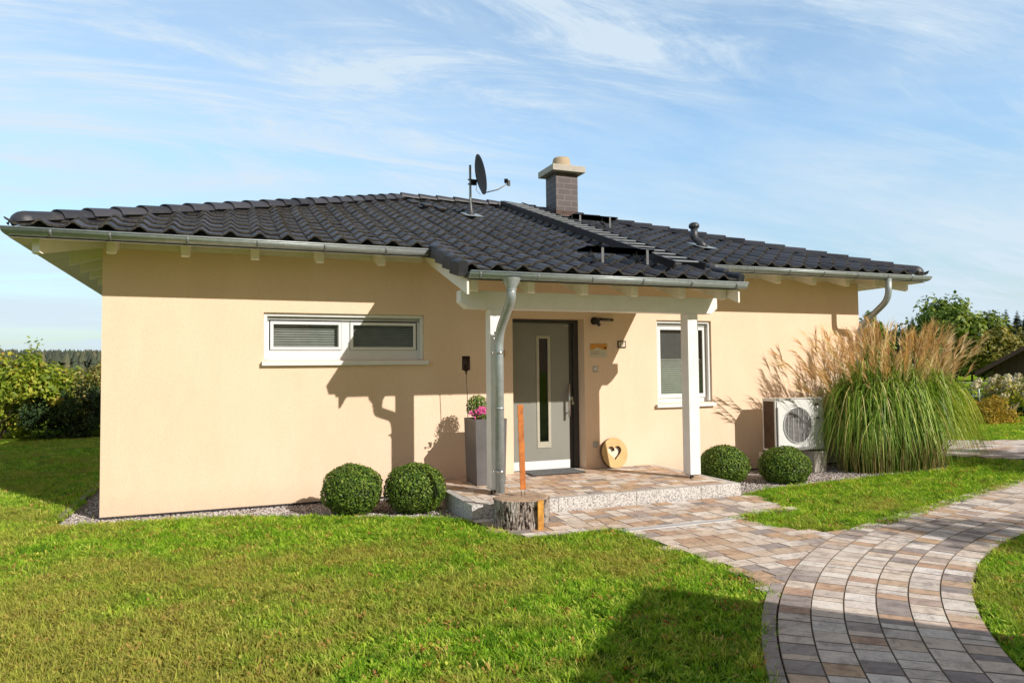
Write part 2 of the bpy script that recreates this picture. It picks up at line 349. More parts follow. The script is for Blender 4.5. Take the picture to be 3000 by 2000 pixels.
# ------------------------------------------------------------------ camera
ya, pt, ro = R(21.79), R(2.2654), R(0.5856)
R0 = Vector((cos(ya), -sin(ya), 0)); F = Vector((sin(ya)*cos(pt), cos(ya)*cos(pt), sin(pt))); U0 = R0.cross(F)
RR = R0*cos(ro) - U0*sin(ro); UU = R0*sin(ro) + U0*cos(ro)
cam = bpy.data.objects.new('camera', bpy.data.cameras.new('camera')); col.objects.link(cam)
Mx = Matrix((RR, UU, -F)).transposed().to_4x4(); Mx.translation = Vector((1.2894, -9.175, 1.4218)); cam.matrix_world = Mx
cam.data.lens = 25.23; cam.data.sensor_width = 36; cam.data.clip_end = 5000; cam.data.clip_start = 0.05
scn.camera = cam

# ------------------------------------------------------------------ light
w = bpy.data.worlds.new('World'); scn.world = w; w.use_nodes = True; nt = w.node_tree; nt.nodes.clear()
sky = nd(nt, 'ShaderNodeTexSky', sky_type='NISHITA'); sky.sun_disc = False; sky.sun_elevation = ELEV
sky.sun_rotation = math.atan2(SUN.x, SUN.y); sky.air_density = 1.0; sky.dust_density = 1.2; sky.ozone_density = 1.4
tc = nd(nt, 'ShaderNodeTexCoord'); sep = nd(nt, 'ShaderNodeSeparateXYZ'); nt.links.new(tc.outputs['Generated'], sep.inputs[0])
def wm(op, a, b=None, c=None):
    n = nd(nt, 'ShaderNodeMath', operation=op)
    for i, x in enumerate((a, b, c)):
        if x is None: continue
        if isinstance(x, (int, float)): n.inputs[i].default_value = x
        else: nt.links.new(x, n.inputs[i])
    return n.outputs[0]
zz = wm('ADD', wm('MAXIMUM', sep.outputs[2], 0.0), 0.18)
px = wm('DIVIDE', sep.outputs[0], zz); py = wm('DIVIDE', sep.outputs[1], zz)
cb = nd(nt, 'ShaderNodeCombineXYZ'); nt.links.new(px, cb.inputs[0]); nt.links.new(py, cb.inputs[1])
def cloud(scale, rot, st, detail, lo, hi, dist, off, rough=.6):
    mp = nd(nt, 'ShaderNodeMapping'); mp.inputs['Rotation'].default_value = (0, 0, R(rot)); mp.inputs['Scale'].default_value = st; mp.inputs['Location'].default_value = off
    nt.links.new(cb.outputs[0], mp.inputs[0])
    n = nd(nt, 'ShaderNodeTexNoise'); n.inputs['Scale'].default_value = scale; n.inputs['Detail'].default_value = detail; n.inputs['Roughness'].default_value = rough; n.inputs['Distortion'].default_value = dist
    nt.links.new(mp.outputs[0], n.inputs[0])
    mr = nd(nt, 'ShaderNodeMapRange', interpolation_type='SMOOTHSTEP'); mr.inputs[1].default_value = lo; mr.inputs[2].default_value = hi; nt.links.new(n.outputs[0], mr.inputs[0])
    return mr.outputs[0]
c1 = cloud(0.8, 14, (0.6, 1.3, 1), 8, 0.28, 0.74, 0.7, (0.7, 0.3, 0))
c2 = cloud(2.3, -24, (0.42, 1.5, 1), 11, 0.40, 0.76, 1.6, (3.1, 1.2, 0), .70)
c3 = cloud(0.6, 0, (1, 1, 1), 3, 0.35, 0.65, 0.3, (5.3, 2.2, 0))
cl = wm('ADD', wm('MULTIPLY', c1, 0.85), wm('MULTIPLY', wm('MULTIPLY', c2, wm('ADD', c3, .25)), 0.85))
hz = nd(nt, 'ShaderNodeMapRange'); hz.inputs[1].default_value = 0.0; hz.inputs[2].default_value = 0.30; hz.inputs[3].default_value = 0.22; hz.inputs[4].default_value = 0.0
nt.links.new(sep.outputs[2], hz.inputs[0])
cl = wm('MINIMUM', wm('ADD', cl, hz.outputs[0]), 0.92)
hs = nd(nt, 'ShaderNodeHueSaturation'); hs.inputs['Saturation'].default_value = 1.02; hs.inputs['Value'].default_value = 1.55
tn = nd(nt, 'ShaderNodeMix', data_type='RGBA', blend_type='MULTIPLY'); tn.inputs[0].default_value = 1; tn.inputs[7].default_value = (0.90, 1.0, 0.98, 1); nt.links.new(sky.outputs[0], tn.inputs[6])
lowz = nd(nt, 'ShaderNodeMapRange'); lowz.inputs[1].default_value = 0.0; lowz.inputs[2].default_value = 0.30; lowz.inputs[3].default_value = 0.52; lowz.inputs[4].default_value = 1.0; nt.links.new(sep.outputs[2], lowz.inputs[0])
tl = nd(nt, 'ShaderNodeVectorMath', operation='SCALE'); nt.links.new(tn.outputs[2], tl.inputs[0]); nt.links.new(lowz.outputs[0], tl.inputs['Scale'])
nt.links.new(tl.outputs[0], hs.inputs['Color'])
mx = nd(nt, 'ShaderNodeMix', data_type='RGBA'); nt.links.new(cl, mx.inputs[0]); nt.links.new(hs.outputs[0], mx.inputs[6]); mx.inputs[7].default_value = (4.3, 5.1, 5.8, 1)
# warm glow added on the sun's side of the sky to warm the shade
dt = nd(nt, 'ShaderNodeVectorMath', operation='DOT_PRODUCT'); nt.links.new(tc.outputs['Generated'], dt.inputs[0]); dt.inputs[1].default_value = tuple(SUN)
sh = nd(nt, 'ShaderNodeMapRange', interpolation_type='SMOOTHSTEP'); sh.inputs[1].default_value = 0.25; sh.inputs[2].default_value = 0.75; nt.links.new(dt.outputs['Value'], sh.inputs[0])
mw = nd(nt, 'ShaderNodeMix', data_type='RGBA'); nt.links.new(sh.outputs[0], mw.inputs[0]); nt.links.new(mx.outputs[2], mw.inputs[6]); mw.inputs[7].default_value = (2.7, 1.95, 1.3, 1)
zd = nd(nt, 'ShaderNodeMapRange', interpolation_type='SMOOTHSTEP'); zd.inputs[1].default_value = 0.53; zd.inputs[2].default_value = 0.95; zd.inputs[3].default_value = 1.0; zd.inputs[4].default_value = 0.28; nt.links.new(sep.outputs[2], zd.inputs[0])   # sky dimmed overhead, out of view, to deepen the shade
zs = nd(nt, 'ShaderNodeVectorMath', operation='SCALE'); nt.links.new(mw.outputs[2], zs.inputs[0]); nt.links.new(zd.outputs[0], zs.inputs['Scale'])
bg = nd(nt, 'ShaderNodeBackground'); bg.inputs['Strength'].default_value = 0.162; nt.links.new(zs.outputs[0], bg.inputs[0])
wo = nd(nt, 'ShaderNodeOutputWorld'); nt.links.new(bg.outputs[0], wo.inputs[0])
sl = bpy.data.lights.new('sun', 'SUN'); sl.energy = 5.0; sl.angle = R(0.5); sl.color = (1.0, 0.935, 0.86)
so = bpy.data.objects.new('sun', sl); col.objects.link(so); so.rotation_euler = SUN.to_track_quat('Z', 'Y').to_euler(); so.location = (20, -30, 25)
scn.view_settings.view_transform = 'Standard'; scn.view_settings.look = 'None'; scn.view_settings.exposure = 0; scn.view_settings.gamma = 1
scn.cycles.max_bounces = 8; scn.cycles.transparent_max_bounces = 12

# ------------------------------------------------------------------ ground
CC = (9.6, -10.26)      # centre of the curved path
def ring(r, a): return (CC[0]+r*cos(R(a)), CC[1]+r*sin(R(a)))
def flat(name, poly, z, m, **kw):
    b = MB(); b.add([(x, y, z) for x, y in poly], [tuple(range(len(poly)))]); o = b.build(name, m); tag(o, kind='structure', **kw); return o
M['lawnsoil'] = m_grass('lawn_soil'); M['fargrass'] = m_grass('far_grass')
flat('ground', [(-1500, -400), (1500, -400), (1500, 2500), (-1500, 2500)], -0.235, M['fargrass'])
LAWN_L = [(-0.36, 14), (-0.36, -0.02), (-0.42, -0.30), (-0.22, -0.43), (0.1, -0.41), (0.75, -0.52), (1.44, -0.66), (2.3, -1.06), (3.04, -1.46), (3.5, -1.66), (3.66, -2.0), (3.72, -2.35), (3.84, -2.7), (3.93, -2.9), (4.3, -2.95), (4.78, -2.90), (4.86, -3.0),
          (4.89, -3.2), (4.93, -3.72), (4.98, -4.15), (5.0, -4.5), (4.95, -4.82)] + [ring(7.06, a) for a in (131.5,)] + [ring(7.0+.03*sin(a*1.7)+.02*sin(a*4.1), a) for a in range(133, 173, 2)] + [(2.0, -10.2), (-9, -10.2), (-9, 16), (-3.2, 16)]
LAWN_R = [ring(5.74, a) for a in (175, 168, 160, 154, 148, 143, 138, 133, 128, 123, 118, 113, 108, 104)] + [(12.5, -3.3), (20, -1.2), (24, -1), (24, -9), (8, -12)]
ISLAND = [(6.2, -2.98), (6.6, -2.86), (7.17, -2.80), (7.24, -2.3), (7.30, -1.90), (7.94, -1.63), (8.72, -1.6), (9.98, -1.47), (11.4, -1.42), (12.1, -1.1), (12.6, -0.1), (13.5, -1.3), (15, -1.5),
          (15, -1.55), (12.5, -2.3), (11.0, -2.8), (10.06, -3.06), (9.05, -3.34), (8.2, -3.64), (7.6, -3.8), (7.0, -3.92), (6.74, -3.84), (6.45, -3.72), (6.30, -3.5), (6.24, -3.25)]
FARL = [(12.75, 0.0), (11.9, 2.0), (11.9, 30), (40, 30), (40, -1), (19, -0.9), (16.9, 0.9), (14.7, 2.05), (13.2, 3.4)]
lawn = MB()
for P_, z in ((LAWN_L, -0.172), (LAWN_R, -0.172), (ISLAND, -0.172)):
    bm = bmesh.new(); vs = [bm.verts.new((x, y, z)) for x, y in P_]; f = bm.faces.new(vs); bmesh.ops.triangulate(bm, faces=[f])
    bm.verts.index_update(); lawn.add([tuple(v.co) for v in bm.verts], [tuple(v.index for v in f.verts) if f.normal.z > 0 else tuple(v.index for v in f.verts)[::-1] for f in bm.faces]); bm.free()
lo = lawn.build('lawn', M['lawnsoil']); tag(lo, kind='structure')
# grass on a finer copy of the lawn
GRL = [p for p in LAWN_L[:-4]] + [(2.0, -9.6), (-5.5, -9.6), (-5.5, 10.8), (-3, 10.9), (-0.36, 11.3)]
gm = MB()
far_gm = [(12.75, 0.0), (11.9, 2.0), (11.9, 12), (24, 12), (30, 4), (19, -0.9), (16.9, 0.9), (14.7, 2.05), (13.2, 3.4)]
for P_ in (far_gm, GRL, LAWN_R[:-3] + [(14, -3.6), (16, -5.5), (8, -12)], ISLAND):
    bm = bmesh.new(); vs = [bm.verts.new((x, y, -0.170)) for x, y in P_]; f = bm.faces.new(vs); bmesh.ops.triangulate(bm, faces=[f])
    bm.verts.index_update(); gm.add([tuple(v.co) for v in bm.verts], [tuple(v.index for v in f.verts) if f.normal.z > 0 else tuple(v.index for v in f.verts)[::-1] for f in bm.faces]); bm.free()
far_gm = [(12.75, 0.0), (11.9, 2.0), (11.9, 12), (24, 12), (30, 4), (19, -0.9), (16.9, 0.9), (14.7, 2.05), (13.2, 3.4)]
M['grass'] = m_grass(); M['weed'] = m_grass('lawn_weeds', True)
def tuft(name, n, hmin, hmax, wid, spread, m, broad=False, seed=0):
    q = random.Random(seed); b = MB()
    for i in range(n):
        a = q.random()*2*pi; rr_ = spread*math.sqrt(q.random()); bx, by = rr_*cos(a), rr_*sin(a)
        d = q.random()*2*pi; h = q.uniform(hmin, hmax); lean = q.uniform(0.3, 1.5)*h*(1.2 if broad else 1)
        dx, dy = cos(d), sin(d); sx, sy = -dy*wid/2, dx*wid/2
        if broad:
            w2 = q.uniform(0.7, 1.2)
            pts = [(0, 0, 0.3), (0.45, 0.75, 1.0), (1.0, 1.0, 0.1)]
            vs = []
            for t, hh, ww in pts:
                vs += [(bx+dx*lean*t-sx*ww*w2, by+dy*lean*t-sy*ww*w2, h*hh*0.8), (bx+dx*lean*t+sx*ww*w2, by+dy*lean*t+sy*ww*w2, h*hh*0.8)]
        else:
            vs = []
            for t, hh, ww in ((0, 0, 1), (0.3, 0.55, 0.85), (1.0, 1.0, 0.12)):
                vs += [(bx+dx*lean*t-sx*ww, by+dy*lean*t-sy*ww, h*hh), (bx+dx*lean*t+sx*ww, by+dy*lean*t+sy*ww, h*hh)]
        b.add(vs, [(0, 1, 3, 2), (2, 3, 5, 4)], q.random(), True)
    me = bpy.data.meshes.new(name); me.from_pydata(b.v, [], b.f); me.materials.append(m); me.polygons.foreach_set('use_smooth', [True]*len(b.f))
    return bpy.data.objects.new(name, me)
tufts = [tuft('grass_tuft', 20, 0.014, 0.034, 0.0040, 0.045, M['grass'], seed=1), tuft('grass_tuft', 18, 0.012, 0.030, 0.0046, 0.05, M['grass'], seed=2),
         tuft('grass_tuft', 14, 0.022, 0.048, 0.0036, 0.04, M['grass'], seed=3), tuft('weed_rosette', 10, 0.012, 0.030, 0.013, 0.035, M['weed'], True, seed=4)]
def scatter(obj, sources, weights, density, smin, smax, seed, dist=None, zrot=True, alln=False, lift=0.0):
    ng = bpy.data.node_groups.new('scatter', 'GeometryNodeTree')
    ng.interface.new_socket('Geometry', in_out='INPUT', socket_type='NodeSocketGeometry'); ng.interface.new_socket('Geometry', in_out='OUTPUT', socket_type='NodeSocketGeometry')
    N = lambda t: ng.nodes.new(t); L = ng.links.new
    gi, go = N('NodeGroupInput'), N('NodeGroupOutput')
    dp = N('GeometryNodeDistributePointsOnFaces'); L(gi.outputs[0], dp.inputs['Mesh']); dp.inputs['Seed'].default_value = seed
    if dist:
        pos = N('GeometryNodeInputPosition'); vd = N('ShaderNodeVectorMath'); vd.operation = 'DISTANCE'; L(pos.outputs[0], vd.inputs[0]); vd.inputs[1].default_value = (1.3, -9.2, 0)
        mr = N('ShaderNodeMapRange'); mr.inputs[1].default_value = dist[0]; mr.inputs[2].default_value = dist[1]; mr.inputs[3].default_value = density; mr.inputs[4].default_value = density*dist[2]
        L(vd.outputs['Value'], mr.inputs[0]); L(mr.outputs[0], dp.inputs['Density'])
        ms = N('ShaderNodeMapRange'); ms.inputs[1].default_value = dist[0]; ms.inputs[2].default_value = dist[1]; ms.inputs[3].default_value = 1; ms.inputs[4].default_value = dist[3]
        L(vd.outputs['Value'], ms.inputs[0])
    else: dp.inputs['Density'].default_value = density
    jn = N('GeometryNodeGeometryToInstance')
    for s_, wgt in zip(sources, weights):
        for _ in range(wgt):
            oi = N('GeometryNodeObjectInfo'); oi.inputs['Object'].default_value = s_; oi.inputs['As Instance'].default_value = True; L(oi.outputs['Geometry'], jn.inputs[0])
    ip = N('GeometryNodeInstanceOnPoints'); L(dp.outputs[0], ip.inputs['Points'])
    jg = N('GeometryNodeJoinGeometry'); 
    ng.nodes.remove(jn)
    for nn in [x for x in ng.nodes if x.bl_idname == 'GeometryNodeObjectInfo']: L(nn.outputs['Geometry'], jg.inputs[0])
    L(jg.outputs[0], ip.inputs['Instance']); ip.inputs['Pick Instance'].default_value = True
    ri = N('FunctionNodeRandomValue'); ri.data_type = 'INT'; ri.inputs[4].default_value = 0; ri.inputs[5].default_value = 997; L(ri.outputs[2], ip.inputs['Instance Index'])
    rr_ = N('FunctionNodeRandomValue'); rr_.data_type = 'FLOAT_VECTOR'
    rr_.inputs[0].default_value = (-6.28, -6.28, -6.28) if alln else (-0.18, -0.18, -3.14); rr_.inputs[1].default_value = (6.28, 6.28, 6.28) if alln else (0.18, 0.18, 3.14)
    L(rr_.outputs[0], ip.inputs['Rotation'])
    rs = N('FunctionNodeRandomValue'); rs.data_type = 'FLOAT'; rs.inputs[2].default_value = smin; rs.inputs[3].default_value = smax; rs.inputs['Seed'].default_value = 3
    if dist:
        mu = N('ShaderNodeMath'); mu.operation = 'MULTIPLY'; L(rs.outputs[1], mu.inputs[0]); L(ms.outputs[0], mu.inputs[1]); L(mu.outputs[0], ip.inputs['Scale'])
    else: L(rs.outputs[1], ip.inputs['Scale'])
    L(ip.outputs[0], go.inputs[0])
    md = obj.modifiers.new('scatter', 'NODES'); md.node_group = ng
go_ = gm.build('grass', M['grass']); tag(go_, 'short mown grass with dry patches and weeds covering the lawns', 'grass', kind='stuff')
scatter(go_, tufts, (3, 3, 1, 3), 1150, 0.7, 1.5, 5, dist=(4, 18, 0.2, 1.4))

# gravel beds
GR1 = [(-0.36, 9.2), (-0.36, -0.02), (-0.42, -0.30), (-0.22, -0.43), (0.1, -0.41), (0.75, -0.52), (1.44, -0.66), (2.3, -1.06), (3.04, -1.46), (3.5, -1.66), (3.66, -1.95), (3.71, -1.9), (3.71, 0.0), (0, 0), (0, 9.2)]
GR2 = [(7.22, 0), (7.22, -1.9), (7.30, -1.90), (7.94, -1.63), (8.72, -1.6), (9.98, -1.47), (11.4, -1.42), (12.1, -1.1), (12.5, 0.0), (12.3, 3), (11.35, 3), (11.35, 0)]
gb = MB()
for P_ in (GR1, GR2):
    bm = bmesh.new(); vs = [bm.verts.new((x, y, -0.212)) for x, y in P_]; f = bm.faces.new(vs); bmesh.ops.triangulate(bm, faces=[f])
    bm.verts.index_update(); gb.add([tuple(v.co) for v in bm.verts], [tuple(v.index for v in f.verts) if f.normal.z > 0 else tuple(v.index for v in f.verts)[::-1] for f in bm.faces]); bm.free()
tag(gb.build('gravel_bed', M['soil']), kind='structure')
def pebble(seed):
    bm = bmesh.new(); bmesh.ops.create_icosphere(bm, subdivisions=1, radius=0.011); q = random.Random(seed)
    for v in bm.verts: v.co = Vector((v.co.x*q.uniform(0.8, 1.5), v.co.y*q.uniform(.7, 1.2), v.co.z*q.uniform(.5, .9)))
    me = bpy.data.meshes.new('pebble'); bm.to_mesh(me); bm.free()
    return bpy.data.objects.new('pebble', me)
m, nt_, b_ = mat('pebble_stone'); b_.inputs['Roughness'].default_value = 0.8
oi_ = nd(nt_, 'ShaderNodeObjectInfo'); nt_.links.new(ramp(nt_, [(0, (0.12, 0.09, 0.08)), (0.3, (0.30, 0.25, 0.23)), (0.7, (0.50, 0.45, 0.43)), (1, (0.68, 0.63, 0.61))], oi_.outputs['Random']).outputs[0], b_.inputs['Base Color'])
pebs = [pebble(s) for s in (1, 2, 3)]
for p_ in pebs: p_.data.materials.append(m)
gv = MB(); gv.v = list(gb.v); gv.f = list(gb.f); gv.c = list(gb.c); gv.sm = list(gb.sm)
gv.v = [(x, y, -0.205) for x, y, z in gv.v]
gvo = gv.build('gravel', M['soil']); tag(gvo, 'pale grey and pinkish gravel strewn along the foot of the house', 'gravel', kind='stuff')
scatter(gvo, pebs, (1, 1, 1), 2600, 0.6, 1.6, 9, alln=True)
# gravel edging stones along the side
for i in range(9):
    y = 0.25 + i*0.42
    e = MB(); e.box(-0.44, -0.37, y-0.19, y+0.19, -0.24, -0.150+rnd.uniform(-.004, .004)); o = e.build('edging_stone', M['edging'], bevel=0.008)
    tag(o, 'narrow grey edging stone between lawn and gravel beside the house', 'edging stone', 'edging stones between lawn and side gravel')

# pavers -------------------------------------------------
def inside(p, poly):
    x, y = p; c = False; n = len(poly)
    for i in range(n):
        x1, y1 = poly[i]; x2, y2 = poly[(i+1) % n]
        if (y1 > y) != (y2 > y) and x < (x2-x1)*(y-y1)/(y2-y1)+x1: c = not c
    return c
def paver(b, quad, z, q, h=0.05, gap=0.0020, warm=0.0, clip_r=None):
    if clip_r:      # cut along the tangent of the curved course
        cx = sum(p[0] for p in quad)/4; cy = sum(p[1] for p in quad)/4; a = math.atan2(cy-CC[1], cx-CC[0]); nx, ny = cos(a), sin(a); D_ = clip_r
        f = lambda p: (p[0]-CC[0])*nx+(p[1]-CC[1])*ny-D_
        out = []
        for i in range(len(quad)):
            A, B_ = quad[i], quad[(i+1) % len(quad)]; fa, fb_ = f(A), f(B_)
            if fa >= 0: out.append(A)
            if (fa >= 0) != (fb_ >= 0): t_ = fa/(fa-fb_); out.append((A[0]+(B_[0]-A[0])*t_, A[1]+(B_[1]-A[1])*t_))
        quad = out
        if len(quad) < 3: return
        ar = abs(sum(quad[i][0]*quad[(i+1) % len(quad)][1]-quad[(i+1) % len(quad)][0]*quad[i][1] for i in range(len(quad))))/2
        if ar < .0012: return
    n = len(quad); cx = sum(p[0] for p in quad)/n; cy = sum(p[1] for p in quad)/n
    def ins(d):
        out = []
        for i in range(n):
            p, a_, c_ = Vector(quad[i]), Vector(quad[i-1]), Vector(quad[(i+1) % n]); e1 = (p-a_); e2 = (c_-p)
            if e1.length < 1e-6 or e2.length < 1e-6: out.append(tuple(p)); continue
            e1.normalize(); e2.normalize(); n1 = Vector((-e1.y, e1.x)); n2 = Vector((-e2.y, e2.x))
            if n1.dot(Vector((cx, cy))-p) < 0: n1 = -n1
            if n2.dot(Vector((cx, cy))-p) < 0: n2 = -n2
            m_ = n1+n2; k = d/max(.35, m_.dot(n1)); out.append((p.x+m_.x*k, p.y+m_.y*k))
        return out
    zt = z + q.uniform(-0.0018, 0.0018); tx, ty = q.uniform(-.006, .006), q.uniform(-.006, .006)
    a = ins(gap); t = ins(gap+0.0035)
    r_ = q.random(); tint = q.uniform(0.0, 0.24) if r_ < 0.12 else (q.uniform(0.28, 0.6) if r_ < 0.26+warm*2.0 else q.uniform(0.6, 1.0))
    zz3 = lambda x, y: zt+(x-cx)*tx+(y-cy)*ty
    vs = [(x, y, z-h) for x, y in a] + [(x, y, zz3(x, y)-0.0035) for x, y in a] + [(x, y, zz3(x, y)) for x, y in t]
    fs = [tuple(range(2*n, 3*n))] + [(i, (i+1) % n, n+(i+1) % n, n+i) for i in range(n)] + [(n+i, n+(i+1) % n, 2*n+(i+1) % n, 2*n+i) for i in range(n)]
    b.add(vs, fs, tint)
    for j in range(1, len(fs)): b.c[-j] = -1.0
q = random.Random(11)
ZP = -0.148
pv = MB()
ENTR = [(3.72, -1.94), (7.27, -1.94), (7.20, -2.84), (6.2, -3.0), (6.26, -3.3), (6.45, -3.74), (6.95, -3.93)] + [ring(6.94, a) for a in (112, 117, 121, 125, 129, 131.5)] + [(4.86, -4.80), (4.86, -2.9), (3.8, -2.9)]
y = -1.94
while y > -5.2:
    x = 3.4 + q.uniform(0, 0.2)
    rh = 0.16
    while x < 7.6:
        L_ = q.choice((0.16, 0.24, 0.24, 0.20))
        c = (x+L_/2, y-rh/2)
        rr_ = math.hypot(c[0]-CC[0], c[1]-CC[1])
        if not inside(c, LAWN_L) and inside(c, ENTR) or (rr_ > 6.82 and rr_ < 7.15 and c[1] < -3.8 and c[0] > 4.84 and c[0] < 7.35 and not inside(c, LAWN_L)):
            if not (abs(y-rh/2+3.04) < 0.05 and x < 6.2 and x+L_ > 4.8): paver(pv, [(x, y-rh), (x+L_, y-rh), (x+L_, y), (x, y)], ZP, q, warm=.12, clip_r=6.937)
        x += L_
    y -= rh
# curved part
cw = 0.1955
for k in range(6):
    ro_ = 6.935 - k*cw; ri_ = ro_ - cw
    a = 181 + q.uniform(0, 2)
    while a > 106.01:
        da = min(math.degrees(q.choice((0.09, 0.12, 0.14, 0.16, 0.18))/((ro_+ri_)/2)), a-106)
        paver(pv, [ring(ri_, a), ring(ro_, a), ring(ro_, a-da), ring(ri_, a-da)], ZP, q)
        a -= da
    # straight continuation
    d = Vector((cos(R(106-90)), sin(R(106-90)), 0)); aend = a
    O1 = Vector((*ring(ri_, 106), 0)); O2 = Vector((*ring(ro_, 106), 0)); s_ = (aend-106)*0
    s_ = 0
    while s_ < 9:
        L_ = q.choice((0.09, 0.12, 0.14, 0.16, 0.18))
        A, B_, C_, D_ = O1+d*s_, O2+d*s_, O2+d*(s_+L_), O1+d*(s_+L_)
        paver(pv, [A[:2], B_[:2], C_[:2], D_[:2]], ZP-0.0005, q); s_ += L_
# far strip of path beyond the tall grass
FP = [(11.6, 3.6), (13.2, 3.3), (14.7, 1.95), (16.9, 0.8), (19, -0.95), (17.2, -2.2), (15, -1.45), (13.6, -1.15), (12.9, -0.05), (12.2, 1.2)]
y = 3.5
while y > -2.2:
    x = 11.5 + q.uniform(0, .3)
    while x < 19:
        L_ = q.choice((0.24, 0.32))
        if inside((x+L_/2, y-.1), FP): paver(pv, [(x, y-.2), (x+L_, y-.2), (x+L_, y), (x, y)], ZP, q)
        x += L_
    y -= 0.2
tag(pv.build('path', M['paver']), kind='structure')
sb = [(3.6, -1.9), (7.3, -1.9), (7.25, -2.9), (6.5, -3.1), (7.0, -3.86)] + [ring(6.95, a) for a in (108, 106)]
sbx = Vector((cos(R(16)), sin(R(16)), 0))
e1 = Vector((*ring(6.95, 106), 0))+sbx*9; e2 = Vector((*ring(5.72, 106), 0))+sbx*9
sb += [tuple(e1[:2]), tuple(e2[:2])] + [ring(5.72, a) for a in (106, 112, 118, 124, 130, 136, 142, 148, 155, 162, 170, 178)] + [ring(7.03, a) for a in (178, 170, 162, 155, 148, 142, 137, 133, 131)] + [(4.9, -4.4), (4.85, -2.95), (3.6, -2.95)]
flat('path_base', sb, -0.186, M['sand']); bpy.data.objects['path_base'].data.polygons[0].use_smooth = False
flat('far_path_base', FP, -0.188, M['sand'])
# dark edging blocks along the outer curve
eb = MB(); a = 180
while a > 132.5:
    da = math.degrees(0.24/7.0)
    paver(eb, [ring(6.94, a), ring(7.03, a), ring(7.03, a-da), ring(6.94, a-da)], ZP+0.004, q); a -= da

eb.c = [c_ if c_ < 0 else .02+.16*c_ for c_ in eb.c]
tag(eb.build('path_kerb', M['paver']), kind='structure')

# terrace -------------------------------------------------
TX0, TX1, TY = 3.71, 7.21, -1.927
tb = MB()
tb.box(TX0+0.152, TX1-0.152, TY+0.302, 0.0, -0.3, -0.05)
ter = tb.build('terrace', M['sand']); tag(ter, kind='structure')
def gran(x0, x1, y0, y1):
    g = MB(); g.box(x0, x1, y0, y1, -0.3, 0.0); o = g.build('granite_kerb', M['granite'], ter, bevel=0.006); return o
xs = [TX0, 4.72, 5.72, 6.62, TX1]
for i in range(4): gran(xs[i]+.0015, xs[i+1]-.0015, TY, TY+0.09)
gran(TX0, TX0+0.09, -1.835, -0.95); gran(TX0, TX0+0.09, -0.947, -0.002); gran(TX1-0.09, TX1, -1.835, -0.95); gran(TX1-0.09, TX1, -0.947, -0.002)
tp = MB(); y = TY+0.09
while y < -0.01:
    x = TX0+0.09 - q.uniform(0, 0.14); y2 = min(y+0.16, 0.0)
    while x < TX1-0.09:
        L_ = q.choice((0.16, 0.24, 0.24, 0.20)); a_, b2 = max(x, TX0+0.09), min(x+L_, TX1-0.09)
        if b2-a_ > 0.03: paver(tp, [(a_, y), (b2, y), (b2, y2), (a_, y2)], 0.0, q, warm=.15)
        x += L_
    y += 0.16
# door threshold area
x = 4.97
while x < 6.07:
    L_ = 0.22; paver(tp, [(x, 0.0), (min(x+L_, 6.07), 0.0), (min(x+L_, 6.07), 0.17), (x, 0.17)], 0.0, q); x += L_
tp.build('terrace_pavers', M['paver'], ter)
fl = MB(); fl.box(TX0+.09, TX1-.09, TY+.09, .17, -.3, -.02); fl.build('terrace_bed', M['sand'], ter)

# ------------------------------------------------------------------ house
H = empty('house', (WR/2, DP/2, GZ), 'single storey house with ochre plaster walls and dark tiled hip roof', 'house')
XO = [(1.7196, 3.7113, 1.569, 2.1506), (4.9666, 6.0733, 0.0, 2.14), (7.2936, 8.2831, 0.9008, 2.1468)]
WT = 2.86
xg = sorted({0.0, WR, *[o[0] for o in XO], *[o[1] for o in XO]}); zg = sorted({GZ+0.02, 0.0, WT+.18, *[o[2] for o in XO], *[o[3] for o in XO]})
wl = MB()
for i in range(len(xg)-1):
    for j in range(len(zg)-1):
        cx, cz = (xg[i]+xg[i+1])/2, (zg[j]+zg[j+1])/2
        if any(o[0] < cx < o[1] and o[2] < cz < o[3] for o in XO): continue
        wl.add([(xg[i], 0, zg[j]), (xg[i+1], 0, zg[j]), (xg[i+1], 0, zg[j+1]), (xg[i], 0, zg[j+1])], [(0, 1, 2, 3)])
for (x0, x1, z0, z1), d in zip(XO, (0.16, 0.26, 0.16)):
    wl.add([(x0, 0, z0), (x0, 0, z1), (x0, d, z1), (x0, d, z0)], [(0, 1, 2, 3)]); wl.add([(x1, 0, z0), (x1, 0, z1), (x1, d, z1), (x1, d, z0)], [(3, 2, 1, 0)])
    wl.add([(x0, 0, z1), (x1, 0, z1), (x1, d, z1), (x0, d, z1)], [(0, 1, 2, 3)])
    if z0 > 0.1: wl.add([(x0, 0, z0), (x1, 0, z0), (x1, d, z0), (x0, d, z0)], [(3, 2, 1, 0)])
z0, z1 = GZ+0.02, WT+.18
wl.add([(0, 0, z0), (0, DP, z0), (0, DP, z1), (0, 0, z1)], [(0, 1, 2, 3)][::1]); wl.add([(WR, 0, z0), (WR, DP, z0), (WR, DP, z1), (WR, 0, z1)], [(3, 2, 1, 0)]); wl.add([(0, DP, z0), (WR, DP, z0), (WR, DP, z1), (0, DP, z1)], [(3, 2, 1, 0)])
wall = wl.build('wall', M['plaster'], H)
pl = MB()       # recessed dark plinth with perforated strip
pl.box(0.012, WR-.012, 0.012, DP-.012, -0.3, GZ+0.03); pl.build('plinth', M['cone'], H)
ps = MB()
x = 0.0
while x < 3.68:
    ps.box(x, x+0.03, -0.004, 0.004, GZ-.012, GZ+0.018); x += 0.045
ps.build('ventilation_strip', M['cone'], H)

